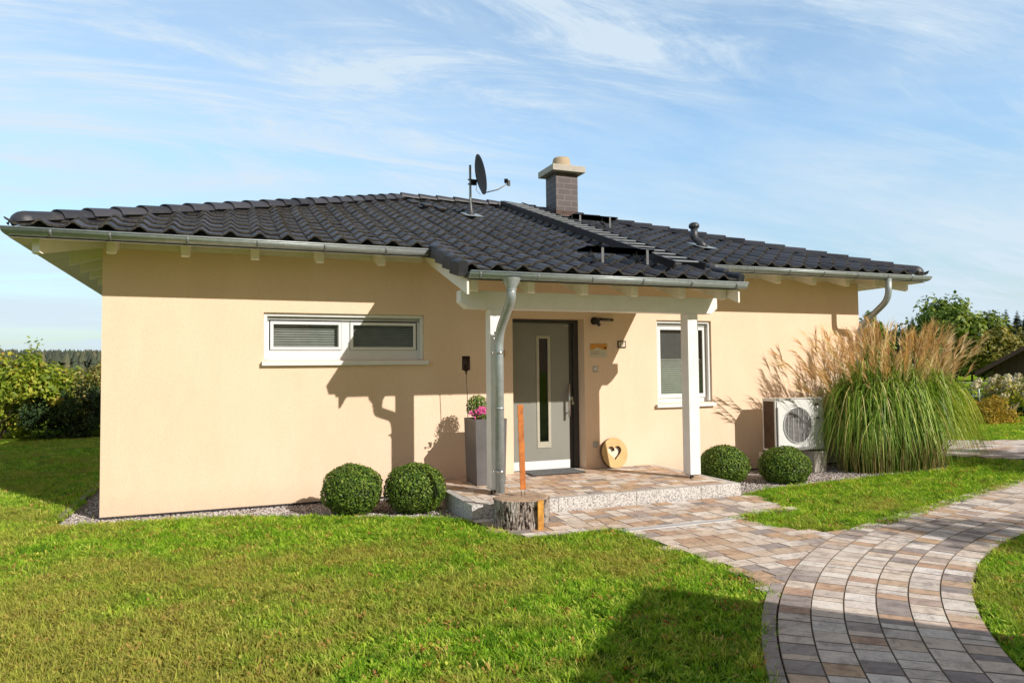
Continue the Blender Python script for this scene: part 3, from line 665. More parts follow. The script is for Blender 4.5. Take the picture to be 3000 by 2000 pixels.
# roof
roofz = lambda y: GE + 0.02 + TAN*(y+GA)
CW, EX = 0.30, 0.307
prof = []
for i in range(11):
    u = CW*i/10; h = 0
    if u <= 0.16: h = 0.050*(0.5-0.5*cos(2*pi*u/0.16))
    else: h = -0.008*sin(pi*(u-0.16)/0.14) - (0.010 if i == 10 else 0)
    prof.append((u, h))
def tiles(b, lipb, O, U, S, N, u0, nu, r0, nr, q):
    for r_ in range(r0, nr):
        for c_ in range(nu):
            ub = u0 + c_*CW; s0 = r_*EX; s1 = s0+EX+0.04
            ju = q.uniform(-.003, .003); jl = q.uniform(-.003, .005); tint = q.random()
            lo_, hi_, fr = [], [], []
            for u, h in prof:
                base = O + U*(ub+u+ju)
                lo_.append(base+S*s0+N*(h+0.032+jl)); hi_.append(base+S*s1+N*(h+0.002)); fr.append(base+S*(s0+0.003)+N*(h+0.010+jl))
            n = len(prof)
            b.add(lo_+hi_, [(i, i+1, n+i+1, n+i) for i in range(n-1)], tint, True)
            lipb.add([tuple(x) for x in lo_]+[tuple(x) for x in fr], [(i, n+i, n+i+1, i+1) for i in range(n-1)], tint)
def clip(b, planes):
    bm = bmesh.new(); vs = [bm.verts.new(v) for v in b.v]; lay = bm.faces.layers.float.new('tint')
    for f, c, s_ in zip(b.f, b.c, b.sm):
        try:
            ff = bm.faces.new([vs[i] for i in f]); ff[lay] = c; ff.smooth = s_
        except ValueError: pass
    for co, no in planes:
        bmesh.ops.bisect_plane(bm, geom=bm.verts[:]+bm.edges[:]+bm.faces[:], plane_co=co, plane_no=no, clear_outer=True)
    bm.verts.index_update(); out = MB(); out.v = [tuple(v.co) for v in bm.verts]
    for f in bm.faces: out.f.append(tuple(v.index for v in f.verts)); out.c.append(f[lay]); out.sm.append(f.smooth)
    bm.free(); return out
def join(a, b): 
    o = len(a.v); a.v += b.v; a.f += [tuple(i+o for i in f) for f in b.f]; a.c += b.c; a.sm += b.sm
q = random.Random(5)
TT, TL = MB(), MB()
RL = 5.212/CS; nr = 18; ZE = GE+0.02
# front
a_, l_ = MB(), MB(); S = Vector((0, CS, SN)); N = Vector((0, -SN, CS)); U = Vector((1, 0, 0))
tiles(a_, l_, Vector((0, -GA+0.05, ZE)), U, S, N, -0.84, 44, 0, nr, q)
pl_ = [((0, 0, 0), (-1, 1, 0)), ((WR, 0, 0), (1, 1, 0)), ((0, DP/2, 0), (0, 1, 0))]
for src, dst in ((a_, TT), (l_, TL)): join(dst, clip(src, pl_))
a_, l_ = MB(), MB(); tiles(a_, l_, Vector((0, -GA+0.05, ZE)), U, S, N, 3.66, 12, -4, 0, q); join(TT, a_); join(TL, l_)
# left, right, back
for (O, U, S2, u0, nu, pls) in (
    ((-GA+0.05, 0, ZE), (0, -1, 0), (CS, 0, SN), -DP-0.84, 36, [((0, 0, 0), (1, -1, 0)), ((0, DP, 0), (1, 1, 0))]),
    ((WR+GA-0.05, 0, ZE), (0, 1, 0), (-CS, 0, SN), -0.84, 36, [((WR, 0, 0), (-1, -1, 0)), ((WR, DP, 0), (-1, 1, 0))]),
    ((0, DP+GA-0.05, ZE), (-1, 0, 0), (0, -CS, SN), -WR-0.84, 44, [((0, DP, 0), (-1, -1, 0)), ((WR, DP, 0), (1, -1, 0)), ((0, DP/2, 0), (0, -1, 0))])):
    a_, l_ = MB(), MB(); U = Vector(U); S = Vector(S2); N = Vector((-S.x*SN/CS, -S.y*SN/CS, CS))
    tiles(a_, l_, Vector(O), U, S, N, u0, nu, 0, nr, q)
    for src, dst in ((a_, TT), (l_, TL)): join(dst, clip(src, pls))
roof = TT.build('roof', M['tile'], H); TL.build('tile_edge', M['lip'], roof)
# hip and ridge caps
def caps(A, B_, name, first_round=False):
    A, B_ = Vector(A), Vector(B_); d = (B_-A); L_ = d.length; d.normalize(); side = d.cross(Vector((0, 0, 1))).normalized(); up = side.cross(d)
    b = MB(); n = max(1, round(L_/0.345)); st = L_/n
    for i in range(n):
        p0 = A+d*(i*st); p1 = A+d*((i+1)*st+0.05); r0, r1 = 0.130, 0.110; tint = q.random(); K = 9; rows = []
        for p, r_, lf in ((p0, r0, 0.016), (p1, r1, 0.0)):
            row = []
            for k in range(K+1):
                t = pi*(k/K); row.append(p+side*(cos(t)*r_)+up*(sin(t)*r_*0.82+lf-0.02))
            rows.append(row)
        b.add(rows[0]+rows[1], [(k, k+1, K+2+k, K+1+k) for k in range(K)], tint, True)
        b.add(rows[0]+[p+(A+d*(i*st)-p)*0.14 for p in rows[0]], [(k, K+1+k, K+2+k, k+1) for k in range(K)], tint)
        if first_round and i == 0:
            K2 = 6; rws = []
            for j in range(K2+1):
                e_ = (pi/2)*j/K2; rws.append([p0-d*(sin(e_)*0.13)+side*(cos(t_)*r0*cos(e_))+up*(sin(t_)*r0*0.82*cos(e_)-0.02+0.016) for t_ in [pi*k/K for k in range(K+1)]])
            vs = [p for r_ in rws for p in r_]; b.add(vs, [(j*(K+1)+k, (j+1)*(K+1)+k, (j+1)*(K+1)+k+1, j*(K+1)+k+1) for j in range(K2) for k in range(K)], tint, True)
    fb = MB(); fb.tube([A+d*.05-up*.035, B_-up*.035], .075, 8); fb.build('cap_bedding', M['cone'], roof)
    return b.build(name, M['tile'], roof)
hz0 = ZE+0.03; RY = DP/2; RZ = ZE+TAN*(RY+GA)+0.035
for A in ((-GA+.17, -GA+.17), (WR+GA-.17, -GA+.17), (-GA+.17, DP+GA-.17), (WR+GA-.17, DP+GA-.17)):
    X = RY if A[0] < 5 else WR-RY
    caps((A[0], A[1], hz0+TAN*.12), (X, RY, RZ), 'hip_caps', True)
caps((RY, RY, RZ+0.01), (WR-RY, RY, RZ+0.01), 'ridge_caps')
# porch verge tiles
def verge(x0, x1, name):
    b = MB(); S = Vector((0, CS, SN)); N = Vector((0, -SN, CS)); O = Vector((0, -GA+0.05, ZE))
    for r_ in range(-4, 0):
        tint = q.random()
        pr = [(x0, -0.105), (x0, 0.045), (x0+(x1-x0)*.2, 0.068), (x0+(x1-x0)*.55, 0.078), (x0+(x1-x0)*.85, 0.062), (x1, 0.03), (x1, -0.105)]
        A = [O+S*(r_*EX-.01)+N*(h+.026)+Vector((x, 0, 0)) for x, h in pr]; B_ = [O+S*(r_*EX+EX+.005)+N*(h-.012)+Vector((x, 0, 0)) for x, h in pr]
        n = len(pr); b.add(A+B_, [tuple(range(n))[::-1], tuple(range(n, 2*n))]+[(i, (i+1) % n, n+(i+1) % n, n+i) for i in range(n)], tint)
    return b.build(name, M['tile'], roof, bevel=0.006)
verge(3.59, 3.70, 'verge_tiles'); verge(7.255, 7.355, 'verge_tiles')
# deck / soffit
RB = 2.86                           # rafter underside at the wall plane
sf = MB()
def slopes(dz, c=0.5):
    f = lambda d: RB+0.19+dz - TAN*d      # d = distance outside the wall
    e = GA-0.06; zz_ = f(e); rz = f(-RY)
    A, B_, C_, D_ = (-e, -e, zz_), (WR+e, -e, zz_), (WR+e, DP+e, zz_), (-e, DP+e, zz_); E_, G_ = (RY, RY, rz), (WR-RY, RY, rz)
    sf.add([A, B_, G_, E_], [(0, 1, 2, 3)]); sf.add([B_, C_, G_], [(0, 1, 2)]); sf.add([C_, D_, E_, G_], [(0, 1, 2, 3)]); sf.add([D_, A, E_], [(0, 1, 2)])
    pe = PA-0.07; sf.add([(3.70, -pe, f(pe)), (7.31, -pe, f(pe)), (7.31, -e-0.001, f(e)), (3.70, -e-0.001, f(e))], [(0, 1, 2, 3)])
slopes(0.0); slopes(0.022)
m, nt_, b_ = mat('soffit_boards'); b_.inputs['Roughness'].default_value = 0.6
g_ = nd(nt_, 'ShaderNodeNewGeometry'); s_ = nd(nt_, 'ShaderNodeSeparateXYZ'); nt_.links.new(g_.outputs['Position'], s_.inputs[0])
mo = nd(nt_, 'ShaderNodeMath', operation='MODULO'); ad = nd(nt_, 'ShaderNodeMath', operation='MULTIPLY'); ad.inputs[1].default_value = 1; nt_.links.new(s_.outputs[1], ad.inputs[0])
a2_ = nd(nt_, 'ShaderNodeMath', operation='ADD'); a2_.inputs[1].default_value = 20; nt_.links.new(ad.outputs[0], a2_.inputs[0]); nt_.links.new(a2_.outputs[0], mo.inputs[0]); mo.inputs[1].default_value = 0.62
nt_.links.new(ramp(nt_, [(0, (0.50, 0.50, 0.42)), (0.03, (0.62, 0.60, 0.50)), (0.05, (0.70, 0.67, 0.56))], mo.outputs[0]).outputs[0], b_.inputs['Base Color'])
sf.build('soffit', m, H)
for bx in ((-0.0, 3.69, -0.022, -0.002), (7.33, WR, -0.022, -0.002), (-0.022, -0.002, 0, DP)):
    bd = MB(); bd.box(*bx, WT-.02, 3.04); bd.build('frieze_board', M['cream'], H)
f1 = lambda y: RB+TAN*y
for x0 in (3.70, 7.296):
    vb = MB(); vb.prism([(-PA+.09, f1(-PA+.09)+.03), (-PA+.09, f1(-PA+.09)+.19), (-0.03, f1(-.03)+.19), (-.03, f1(-.03)+.03)], 'x', x0, x0+.024); vb.build('bargeboard', M['cream'], H)
def rafter(x, w, y0, y1):
    b = MB(); zb = lambda y: RB+TAN*y
    b.prism([(y0, zb(y0)+0.025), (y0, zb(y0)+0.188), (y1, zb(y1)+0.188), (y1, zb(y1)), (y0+0.03, zb(y0+.03))], 'x', x-w/2, x+w/2)
    return b.build('rafter', M['cream'], H, bevel=0.004)
for x in (0.14, 0.87, 1.605, 2.33, 3.07): rafter(x, 0.09, -0.44, -0.024)
for x in (7.85, 8.55, 9.24, 9.95, 10.65, 11.29): rafter(x, 0.09, -0.44, -0.024)
for x in (3.86, 4.55, 5.24, 5.92, 6.61, 7.24): rafter(x, 0.09, -1.64, -0.002)
for sx, cx, cy in ((-1, 0, 0), (1, WR, 0)):      # hip rafters
    b = MB(); L_ = 0.53*math.sqrt(2); d = Vector((sx, -1, 0)).normalized(); s2 = Vector((-d.y, d.x, 0)); O = Vector((cx, cy, 0)); tq = TAN/math.sqrt(2); vs = []
    for w_ in (-.06, .06):
        for t, dz in ((0.01, 0.0), (L_-.03, 0.0), (L_, 0.02), (L_, 0.185), (0.01, 0.185)): vs.append(O+d*t+s2*w_+Vector((0, 0, RB-tq*t+dz-.015)))
    b.add(vs, [(0, 1, 2, 3, 4), (9, 8, 7, 6, 5)]+[(i, (i+1) % 5, 5+(i+1) % 5, 5+i) for i in range(5)]); o = b.build('hip_rafter', M['cream'], H)
for i in range(12):
    b = MB(); y = 0.7+i*0.69; b.prism([(-0.44, RB+TAN*-.44+.01), (-0.44, RB+TAN*-.44+.188), (-.024, RB-TAN*.024+.188), (-.024, RB-TAN*.024)], 'y', y-.045, y+.045); b.build('rafter', M['cream'], H)
# beam and posts
bm_ = MB(); bm_.prism([(3.78, 2.34), (3.78, 2.205), (3.87, 2.132), (7.25, 2.132), (7.34, 2.205), (7.34, 2.34)], 'y', -1.3775, -1.2175); bm_.build('porch_beam', M['white'], H, bevel=0.005)
for x in (4.136, 6.867):
    b = MB(); b.box(x, x+.16, -1.3775, -1.2175, 0.045, 2.132); p_ = b.build('post', M['white'], H, bevel=0.006)
    b = MB(); b.box(x+.02, x+.14, -1.36, -1.235, 0.035, 0.045); b.tube([(x+.08, -1.297, -0.01), (x+.08, -1.297, 0.036)], 0.02, 8); b.tube([(x-.005, -1.39, 0.0), (x-.005, -1.39, 0.05)], 0.012, 8); b.build('post_foot', M['black'], p_)
# gutters
def gutter_prof(n=10):
    out = []
    for i in range(n+1):
        t = pi*i/n; out.append((0.0665+0.0665*cos(t), -0.0665*sin(t)*1.05))   # (offset inward from the rim, z): from inner to outer
    return [(o, z) for o, z in out]
GP = gutter_prof()      # first entry is offset 0.133 (inner), last is 0 (outer rim)
def gutter(name, kind, a, b_, parent=H):
    """kind: front y=-GA; a,b x range or 'm' for mitre"""
    g = MB(); n = len(GP); rows = []
    for end in (a, b_):
        row = []
        for o, z in GP:
            if kind == 'front':
                off = GA-o; x = (-off if end == 'mL' else (WR+off if end == 'mR' else end)); row.append((x, -off, GE-.008+z))
            elif kind == 'left':
                off = GA-o; y = (-off if end == 'm0' else (DP+off)); row.append((-off, y, GE-.008+z))
            elif kind == 'right':
                off = GA-o; y = (-off if end == 'm0' else (DP+off)); row.append((WR+off, y, GE-.008+z))
            elif kind == 'porch': row.append((end, -PA+o, PE-.008+z))
        rows.append(row)
    g.add(rows[0]+rows[1], [(i, i+1, n+i+1, n+i) for i in range(n-1)], .5, True)
    for row, e in zip(rows, (a, b_)):
        if not isinstance(e, str): g.add(row, [tuple(range(n))], .5)
    o_ = g.build(name, M['zinc'], parent)
    sd = o_.modifiers.new('t', 'SOLIDIFY'); sd.thickness = 0.003; sd.offset = 1
    bead = MB()
    e0, e1 = Vector(rows[0][-1]), Vector(rows[1][-1]); bead.tube([e0+Vector((0, 0, .004)), e1+Vector((0, 0, .004))], 0.0105, 10)
    bead.build('gutter_bead', M['zinc'], o_)
    return o_
def bracket(parent, kind, p):
    b = MB(); n = len(GP); A, B_ = [], []
    for o, z in GP:
        k = 1.055; oo = 0.0665+(o-0.0665)*k; z2 = z*k
        if kind in ('front', 'porch'):
            yy = -(GA if kind == 'front' else PA)+oo; zz_ = (GE if kind == 'front' else PE)-.008+z2; A.append((p-.014, yy, zz_)); B_.append((p+.014, yy, zz_))
        else:
            xx = -GA+oo; A.append((xx, p-.014, GE-.008+z2)); B_.append((xx, p+.014, GE-.008+z2))
    b.add(A+B_, [(i, i+1, n+i+1, n+i) for i in range(n-1)], .5, True); o_ = b.build('gutter_bracket', M['bracket'], parent)
    sd = o_.modifiers.new('t', 'SOLIDIFY'); sd.thickness = 0.003; sd.offset = 1
M['bracket'] = m_zinc('zinc_bracket', (0.28, 0.30, 0.31), (0.2, 0.22, 0.22), 0.5)
g1 = gutter('gutter', 'front', 'mL', 3.585); g2 = gutter('gutter', 'front', 7.42, 'mR'); g3 = gutter('gutter', 'left', 'm0', 'm1'); g4 = gutter('gutter', 'right', 'm0', 'm1'); g5 = gutter('gutter', 'porch', 3.715, 7.385)
for x in (-0.36, 0.17, 0.905, 1.62, 2.35, 3.06): bracket(g1, 'front', x)
for x in (7.81, 8.5, 9.155, 9.83, 10.53, 11.17, 11.7): bracket(g2, 'front', x)
for i in range(13): bracket(g3, 'left', 0.05+i*0.69)
for x in (3.83, 4.51, 5.195, 5.865, 6.55, 7.22): bracket(g5, 'porch', x)
# downpipes
dpb = MB(); path = arc_pts([(4.205, -1.876, 2.335), (4.205, -1.876, 2.20), (4.205, -1.475, 1.84), (4.205, -1.475, 0.03)], 0.16)
dpb.tube(path, 0.052, 20); dp1 = dpb.build('downpipe', M['zinc'], H)
b = MB(); b.lathe([(0.105, 2.43), (0.098, 2.40), (0.058, 2.325), (0.058, 2.29)], 4.205, -1.876, 24); b.build('outlet_funnel', M['zinc'], dp1)
for z in (1.62, 0.27):
    b = MB(); b.lathe([(0.053, z-.012), (0.058, z-.012), (0.058, z+.012), (0.053, z+.012)], 4.205, -1.475, 20); b.box(4.135, 4.155, -1.485, -1.465, z-.012, z+.012); b.tube([(4.135, -1.475, z), (4.11, -1.475, z)], 0.009, 8); b.build('pipe_clamp', M['steel'], dp1)
for zc in (1.86, 1.0): 
    b = MB(); b.lathe([(0.0535, zc-.03), (0.0545, zc-.03), (0.0545, zc), (0.0535, zc)], 4.205, -1.475, 20); b.build('pipe_joint', M['zinc'], dp1)
dpb = MB(); dpb.tube(arc_pts([(11.22, -0.72, 2.83), (11.22, -0.72, 2.50), (11.22, -0.10, 2.05), (11.22, -0.10, -0.15)], 0.2), 0.05, 20); dp2 = dpb.build('downpipe', M['zinc'], H)
b = MB(); b.lathe([(0.051, 1.2), (0.056, 1.2), (0.056, 1.225), (0.051, 1.225)], 11.22, -.10, 20); b.build('pipe_clamp', M['steel'], dp2)
# chimney
CX0, CX1, CY0, CY1 = 7.325, 7.80, 3.50, 3.98
b = MB(); b.box(CX0, CX1, CY0, CY1, 3.9, 5.30); ch = b.build('chimney', M['chim'], H)
b = MB(); b.box(CX0+.02, CX1-.02, CY0+.02, CY1-.02, 5.298, 5.315); b.box(CX0-.12, CX1+.12, CY0-.12, CY1+.12, 5.315, 5.44); b.build('chimney_cap', M['concrete'], ch, bevel=0.012)
b = MB(); cxm, cym = (CX0+CX1)/2, (CY0+CY1)/2; b.lathe([(0.20, 5.441), (0.195, 5.50), (0.168, 5.64), (0.155, 5.665), (0.13, 5.67), (0.12, 5.65), (0.12, 5.45)], cxm, cym, 32); b.build('flue_pot', M['claypot'], ch)
b = MB(); zr = roofz(CY0-.1)+.02; b.add([(CX0-.16, CY0-.2, roofz(CY0-.2)+.06), (CX1+.16, CY0-.2, roofz(CY0-.2)+.06), (CX1+.16, CY1+.15, roofz(CY1+.15)+.06), (CX0-.16, CY1+.15, roofz(CY1+.15)+.06)], [(0, 1, 2, 3)]); b.box(CX0-.006, CX1+.006, CY0-.006, CY1+.006, 4.2, roofz(CY0)+.14); b.build('chimney_flashing', M['lanternm'], ch)
# vent pipe
zb_ = roofz(0.5)+.02
b = MB(); b.tube(arc_pts([(8.50, 0.40, zb_-.03), (8.47, 0.50, zb_+.10), (8.415, 0.56, zb_+.16), (8.415, 0.56, 3.72)], 0.06), 0.058, 18); b.lathe([(0.062, 3.56), (0.064, 3.575), (0.062, 3.59)], 8.415, .56, 20); vp = b.build('vent_pipe', M['blackpl'], H)
b = MB(); b.lathe([(0.0, 3.80), (0.05, 3.797), (0.08, 3.775), (0.088, 3.74), (0.08, 3.715), (0.06, 3.705), (0.0, 3.70)], 8.415, .56, 24); b.build('vent_cap', M['blackpl'], vp)
b = MB(); b.add([(8.36, .25, roofz(.25)+.06), (8.66, .25, roofz(.25)+.06), (8.66, .72, roofz(.72)+.06), (8.36, .72, roofz(.72)+.06)], [(0, 1, 2, 3)]); b.build('vent_flashing', M['zinc'], vp)

# windows
def frame(b, x0, x1, z0, z1, w, y0, y1, wb=None):
    wb = wb or w
    b.box(x0, x0+w, y0, y1, z0, z1); b.box(x1-w, x1, y0, y1, z0, z1); b.box(x0+w, x1-w, y0, y1, z1-w, z1); b.box(x0+w, x1-w, y0, y1, z0, z0+wb)
X0, X1, Z0, Z1 = XO[0]
b = MB(); frame(b, X0+.002, X1-.002, Z0+.002, Z1-.002, 0.065, 0.10, 0.155, 0.125); b.box(2.665, 2.765, 0.10, 0.155, Z0+.127, Z1-.067)
win = b.build('window', M['pvc'], H, bevel=0.004)
b = MB(); b.box(X0+.002, X1-.002, 0.035, 0.098, Z1-.042, Z1-.002); b.box(X0+.002, X0+.042, 0.03, 0.098, Z0+.004, Z1-.044); b.box(X1-.042, X1-.002, 0.03, 0.098, Z0+.004, Z1-.044); b.build('shutter_rail', M['pvc'], win, bevel=.003)
b = MB(); b.box(X0+.045, X1-.045, 0.075, 0.097, Z1-.085, Z1-.044); b.build('roller_shutter', M['greyframe'], win)
for xa, xb in ((1.80, 2.66), (2.77, 3.625)):
    b = MB(); frame(b, xa, xb, 1.697, 2.05, 0.037, 0.082, 0.099); sa = b.build('sash', M['pvc'], win, bevel=.003)
    b = MB(); b.add([(xa+.037, .095, 1.734), (xb-.037, .095, 1.734), (xb-.037, .095, 2.013), (xa+.037, .095, 2.013)], [(0, 1, 2, 3)]); b.build('pane', M['glass'], sa)
    b = MB(); z = 1.715
    while z < 1.99:
        b.add([(xa+.03, .150, z), (xb-.03, .150, z), (xb-.03, .172, z+.026), (xa+.03, .172, z+.026)], [(0, 1, 2, 3)]); z += 0.030
    b.build('blind', M['blind'], sa)
b = MB(); b.box(X0-.02, X1+.05, -.045, .10, Z0-.052, Z0-.040); b.box(X0-.02, X1+.05, -.052, -.045, Z0-.065, Z0-.012); b.prism([(-.045, Z0-.018), (.099, Z0+.001), (.099, Z0-.03), (-.045, Z0-.03)], 'x', X0-.02, X1+.05); b.build('sill', M['pvc'], win)
for x in (1.82, 2.05, 2.32, 2.72, 3.0, 3.3):
    pass
b = MB(); b.box(X0-.1, X1+.1, 0.30, 0.34, Z0-.1, Z1+.1); b.build('interior', M['dark'], win)
X0, X1, Z0, Z1 = XO[2]
b = MB(); frame(b, X0+.002, X1-.002, Z0+.002, Z1-.002, 0.07, 0.10, 0.155); win2 = b.build('window', M['pvc'], H, bevel=.004)
b = MB(); b.box(X0+.002, X1-.002, 0.035, 0.098, Z1-.042, Z1-.002); b.box(X1-.042, X1-.002, 0.03, 0.098, Z0+.004, Z1-.044); b.box(X0+.002, X0+.03, .03, .098, Z0+.004, Z1-.044); b.build('shutter_rail', M['pvc'], win2, bevel=.003)
b = MB(); b.box(X0+.045, X1-.045, 0.075, 0.097, Z1-.085, Z1-.044); b.build('roller_shutter', M['greyframe'], win2)
b = MB(); frame(b, X0+.065, X1-.055, Z0+.07, Z1-.09, 0.05, 0.082, 0.099, .06); sa = b.build('sash', M['pvc'], win2, bevel=.003)
b = MB(); b.add([(X0+.11, .093, Z0+.13), (X1-.10, .093, Z0+.13), (X1-.10, .093, Z1-.14), (X0+.11, .093, Z1-.14)], [(0, 1, 2, 3)]); b.build('pane', M['glass'], sa)
b = MB(); z = Z0+.10
while z < 1.53:
    b.add([(X0+.08, .135, z), (X1-.08, .135, z), (X1-.08, .150, z+.016), (X0+.08, .150, z+.016), (X1-.08, .135, z+.032), (X0+.08, .135, z+.032)], [(0, 1, 2, 3), (3, 2, 4, 5)]); z += 0.032
b.box(X0+.08, X1-.08, .128, .152, z, z+.018); b.build('pleated_blind', M['blind'], sa)
b = MB(); b.box(X0+.08, X1-.08, .15, .152, z+.02, Z1-.08); b.build('insect_screen', M['screen'], sa)
b = MB(); b.box(X0-.035, X1+.035, -.045, .10, Z0-.052, Z0-.040); b.box(X0-.035, X1+.035, -.052, -.045, Z0-.062, Z0-.012); b.prism([(-.045, Z0-.018), (.099, Z0+.001), (.099, Z0-.03), (-.045, Z0-.03)], 'x', X0-.035, X1+.035); b.build('sill', M['pvc'], win2)
b = MB(); b.box(X0-.1, X1+.1, 0.30, 0.34, Z0-.1, Z1+.1); b.build('interior', M['dark'], win2)

# door
X0, X1, Z0, Z1 = XO[1]
b = MB(); b.box(X0+.002, X0+.05, .19, .25, .002, Z1-.002); b.box(X1-.085, X1-.002, .19, .25, .002, Z1-.002); b.box(X0+.05, X1-.085, .19, .25, Z1-.05, Z1-.002); dr = b.build('door', M['anthr'], H, bevel=.003)
LX0, LX1 = X0+.05, X1-.145
b = MB(); b.box(LX0, 5.415, .215, .25, .125, Z1-.052); b.box(5.63, LX1, .215, .25, .125, Z1-.052); b.box(5.415, 5.63, .215, .25, .125, .31); b.box(5.415, 5.63, .215, .25, 1.905, Z1-.052); b.build('door_leaf', M['doorgrey'], dr)
b = MB(); b.box(LX1, X1-.087, .222, .25, .002, Z1-.052); b.build('leaf_edge', M['anthr'], dr)
b = MB(); b.box(LX0, LX1, .212, .25, .005, .125); b.build('kick_plate', M['pvc'], dr)
b = MB(); frame(b, 5.415, 5.63, .31, 1.905, .038, .206, .25, .085); 
b.build('glass_trim', M['doortrim'], dr)
b = MB(); b.add([(5.453, .228, .395), (5.592, .228, .395), (5.592, .228, 1.867), (5.453, .228, 1.867)], [(0, 1, 2, 3)]); b.build('pane', M['darkglass'], dr)
b = MB(); b.box(5.0, 6.0, .30, .33, 0, 2.1); b.build('interior', M['dark'], dr)
b = MB(); b.tube([(5.895, .14, .74), (5.895, .14, 1.22)], .017, 14); b.tube([(5.895, .145, .80), (5.895, .215, .80)], .008, 8); b.tube([(5.895, .145, 1.12), (5.895, .215, 1.12)], .008, 8); b.build('handle', M['steel'], dr)
b = MB(); b.tube([(5.965, .222, 1.0), (5.965, .205, 1.0)], .026, 18); b.box(5.957, 5.973, .190, .207, .99, 1.01); lk = b.build('lock', M['steel'], dr)
b = MB()
for i, (dx, dz) in enumerate(((-.008, -.05), (.006, -.055), (.016, -.045))): b.tube([(5.965, .185, .985), (5.965+dx, .18, .985+dz)], .0035, 6); b.box(5.965+dx-.007, 5.965+dx+.007, .177, .182, .985+dz-.02, .985+dz)
b.build('keys', M['steel'], lk)
b = MB(); b.box(5.86, 5.93, .208, .214, 2.045, 2.053); b.build('door_plate', M['steel'], dr)

# text helper
def text(s, x, z, y, size, m, parent, name='lettering'):
    cu = bpy.data.curves.new(name, 'FONT'); cu.body = s; cu.size = size; cu.extrude = 0.0006; cu.materials.append(m)
    o = bpy.data.objects.new(name, cu); col.objects.link(o); o.rotation_euler = (R(90), 0, 0); o.location = Vector((x, y, z)); 
    if parent: o.parent = parent; o.location = Vector((x, y, z))-ORG[parent]
    return o

# ------------------------------------------------------------------ things on the wall
t = empty('wall_lamp', (6.23, 0, 2.10), 'round black wall lamp with a slim black bar beside its head', 'wall lamp')
b = MB(); b.tube([(6.235, -.001, 2.115), (6.235, -.03, 2.115)], .055, 20); b.build('mount', M['black'], t)
bm = bmesh.new(); bmesh.ops.create_uvsphere(bm, u_segments=20, v_segments=12, radius=.052); bmesh.ops.translate(bm, verts=bm.verts, vec=(6.235, -.075, 2.11)); b = MB(); bm.verts.index_update(); b.add([tuple(v.co) for v in bm.verts], [tuple(v.index for v in f.verts) for f in bm.faces], .5, True); bm.free(); b.tube([(6.245, -.09, 2.08), (6.26, -.12, 2.045)], .024, 12); b.build('lamp_head', M['black'], t)
b = MB(); b.tube([(6.27, -.06, 2.138), (6.52, -.05, 2.132)], [.022, .019], 12); ar = b.build('bar', M['black'], t)
b = MB()
for i in range(6): b.box(6.335+i*.022, 6.347+i*.022, -.0815, -.078, 2.128, 2.136)
b.build('marking', M['lampplastic'], ar)
t = empty('sign', (6.30, 0, 1.69), 'square plaque with an orange top, a pale house outline and small grey writing', 'sign')
b = MB(); b.box(6.164, 6.434, -.012, -.001, 1.587, 1.785); b.build('plate', M['sign'], t)
b = MB(); b.add([(6.164, -.0135, 1.785), (6.434, -.0135, 1.785), (6.434, -.0135, 1.70), (6.385, -.0135, 1.70), (6.262, -.0135, 1.735), (6.215, -.0135, 1.70), (6.164, -.0135, 1.70)], [(0, 6, 5, 4, 3, 2, 1)]); b.build('orange_field', M['orange'], t)
b = MB(); b.lathe([(0.0, 0), (.012, 0.005), (.014, .02), (.006, .032), (0, .034)], 0, 0, 12); b.v = [(6.405+x, -.0145, 1.712+z) for x, y, z in b.v]; b.build('emblem', M['sign'], t)
b = MB(); q = random.Random(12)
for zl, x1 in ((1.672, 6.315), (1.652, 6.285), (1.634, 6.33)):
    x = 6.200
    while x < x1: b.box(x, x+q.uniform(.006, .011), -.0145, -.0135, zl, zl+q.uniform(.006, .009)); x += .0145
b.box(6.182, 6.185, -.0145, -.0135, 1.625, 1.69); b.build('small_print', M['ink'], t); text('24', 6.355, 1.628, -.0135, .032, M['ink'], t)
t = empty('house_number', (6.685, 0, 1.78), 'small white number tile with a brown rim beside the orange plaque', 'house number')
b = MB(); b.box(6.615, 6.756, -.014, -.001, 1.727, 1.831); b.build('rim', M['brown'], t, bevel=.003)
b = MB(); b.box(6.632, 6.739, -.016, -.0145, 1.744, 1.814); b.build('tile', M['sign'], t); text('67', 6.642, 1.753, -.0172, .072, M['ink'], t)
t = empty('doorbell', (6.245, 0, 1.42), 'pale grey doorbell plate below the orange plaque', 'doorbell')
b = MB(); b.box(6.203, 6.285, -.012, -.001, 1.378, 1.462); b.build('plate', M['lampplastic'], t, bevel=.004); b = MB(); b.box(6.218, 6.27, -.0155, -.0125, 1.405, 1.425); b.box(6.218, 6.27, -.0155, -.0125, 1.432, 1.447); b.build('button', M['pvc'], t)
t = empty('wall_socket', (6.225, 0, .34), 'grey outdoor socket low on the wall near the door', 'wall socket')
b = MB(); b.box(6.19, 6.26, -.035, -.001, .30, .385); b.build('housing', M['lampplastic'], t, bevel=.006); b = MB(); b.box(6.195, 6.255, -.041, -.036, .31, .375); b.build('flap', M['greyframe'], t, bevel=.002)
t = empty('letter_box', (4.76, 0, 1.66), 'small black box on the wall half hidden by the metal downpipe', 'wall box')
b = MB(); b.box(4.74, 4.825, -.05, -.001, 1.60, 1.70); b.build('housing', M['black'], t, bevel=.006); b = MB(); b.box(4.75, 4.815, -.054, -.051, 1.65, 1.66); b.build('slot', M['steel'], t)
t = empty('door_mat', (5.5, -.15, 0), 'grey ribbed door mat lying in front of the door', 'door mat')
b = MB(); b.box(5.10, 5.90, -.33, .10, .004, .012); b.build('rubber_base', M['black'], t)
b = MB(); x = 5.115
while x < 5.88: b.box(x, x+.016, -.318, .09, .012, .021); x += .02
b.build('pile', M['mat'], t)

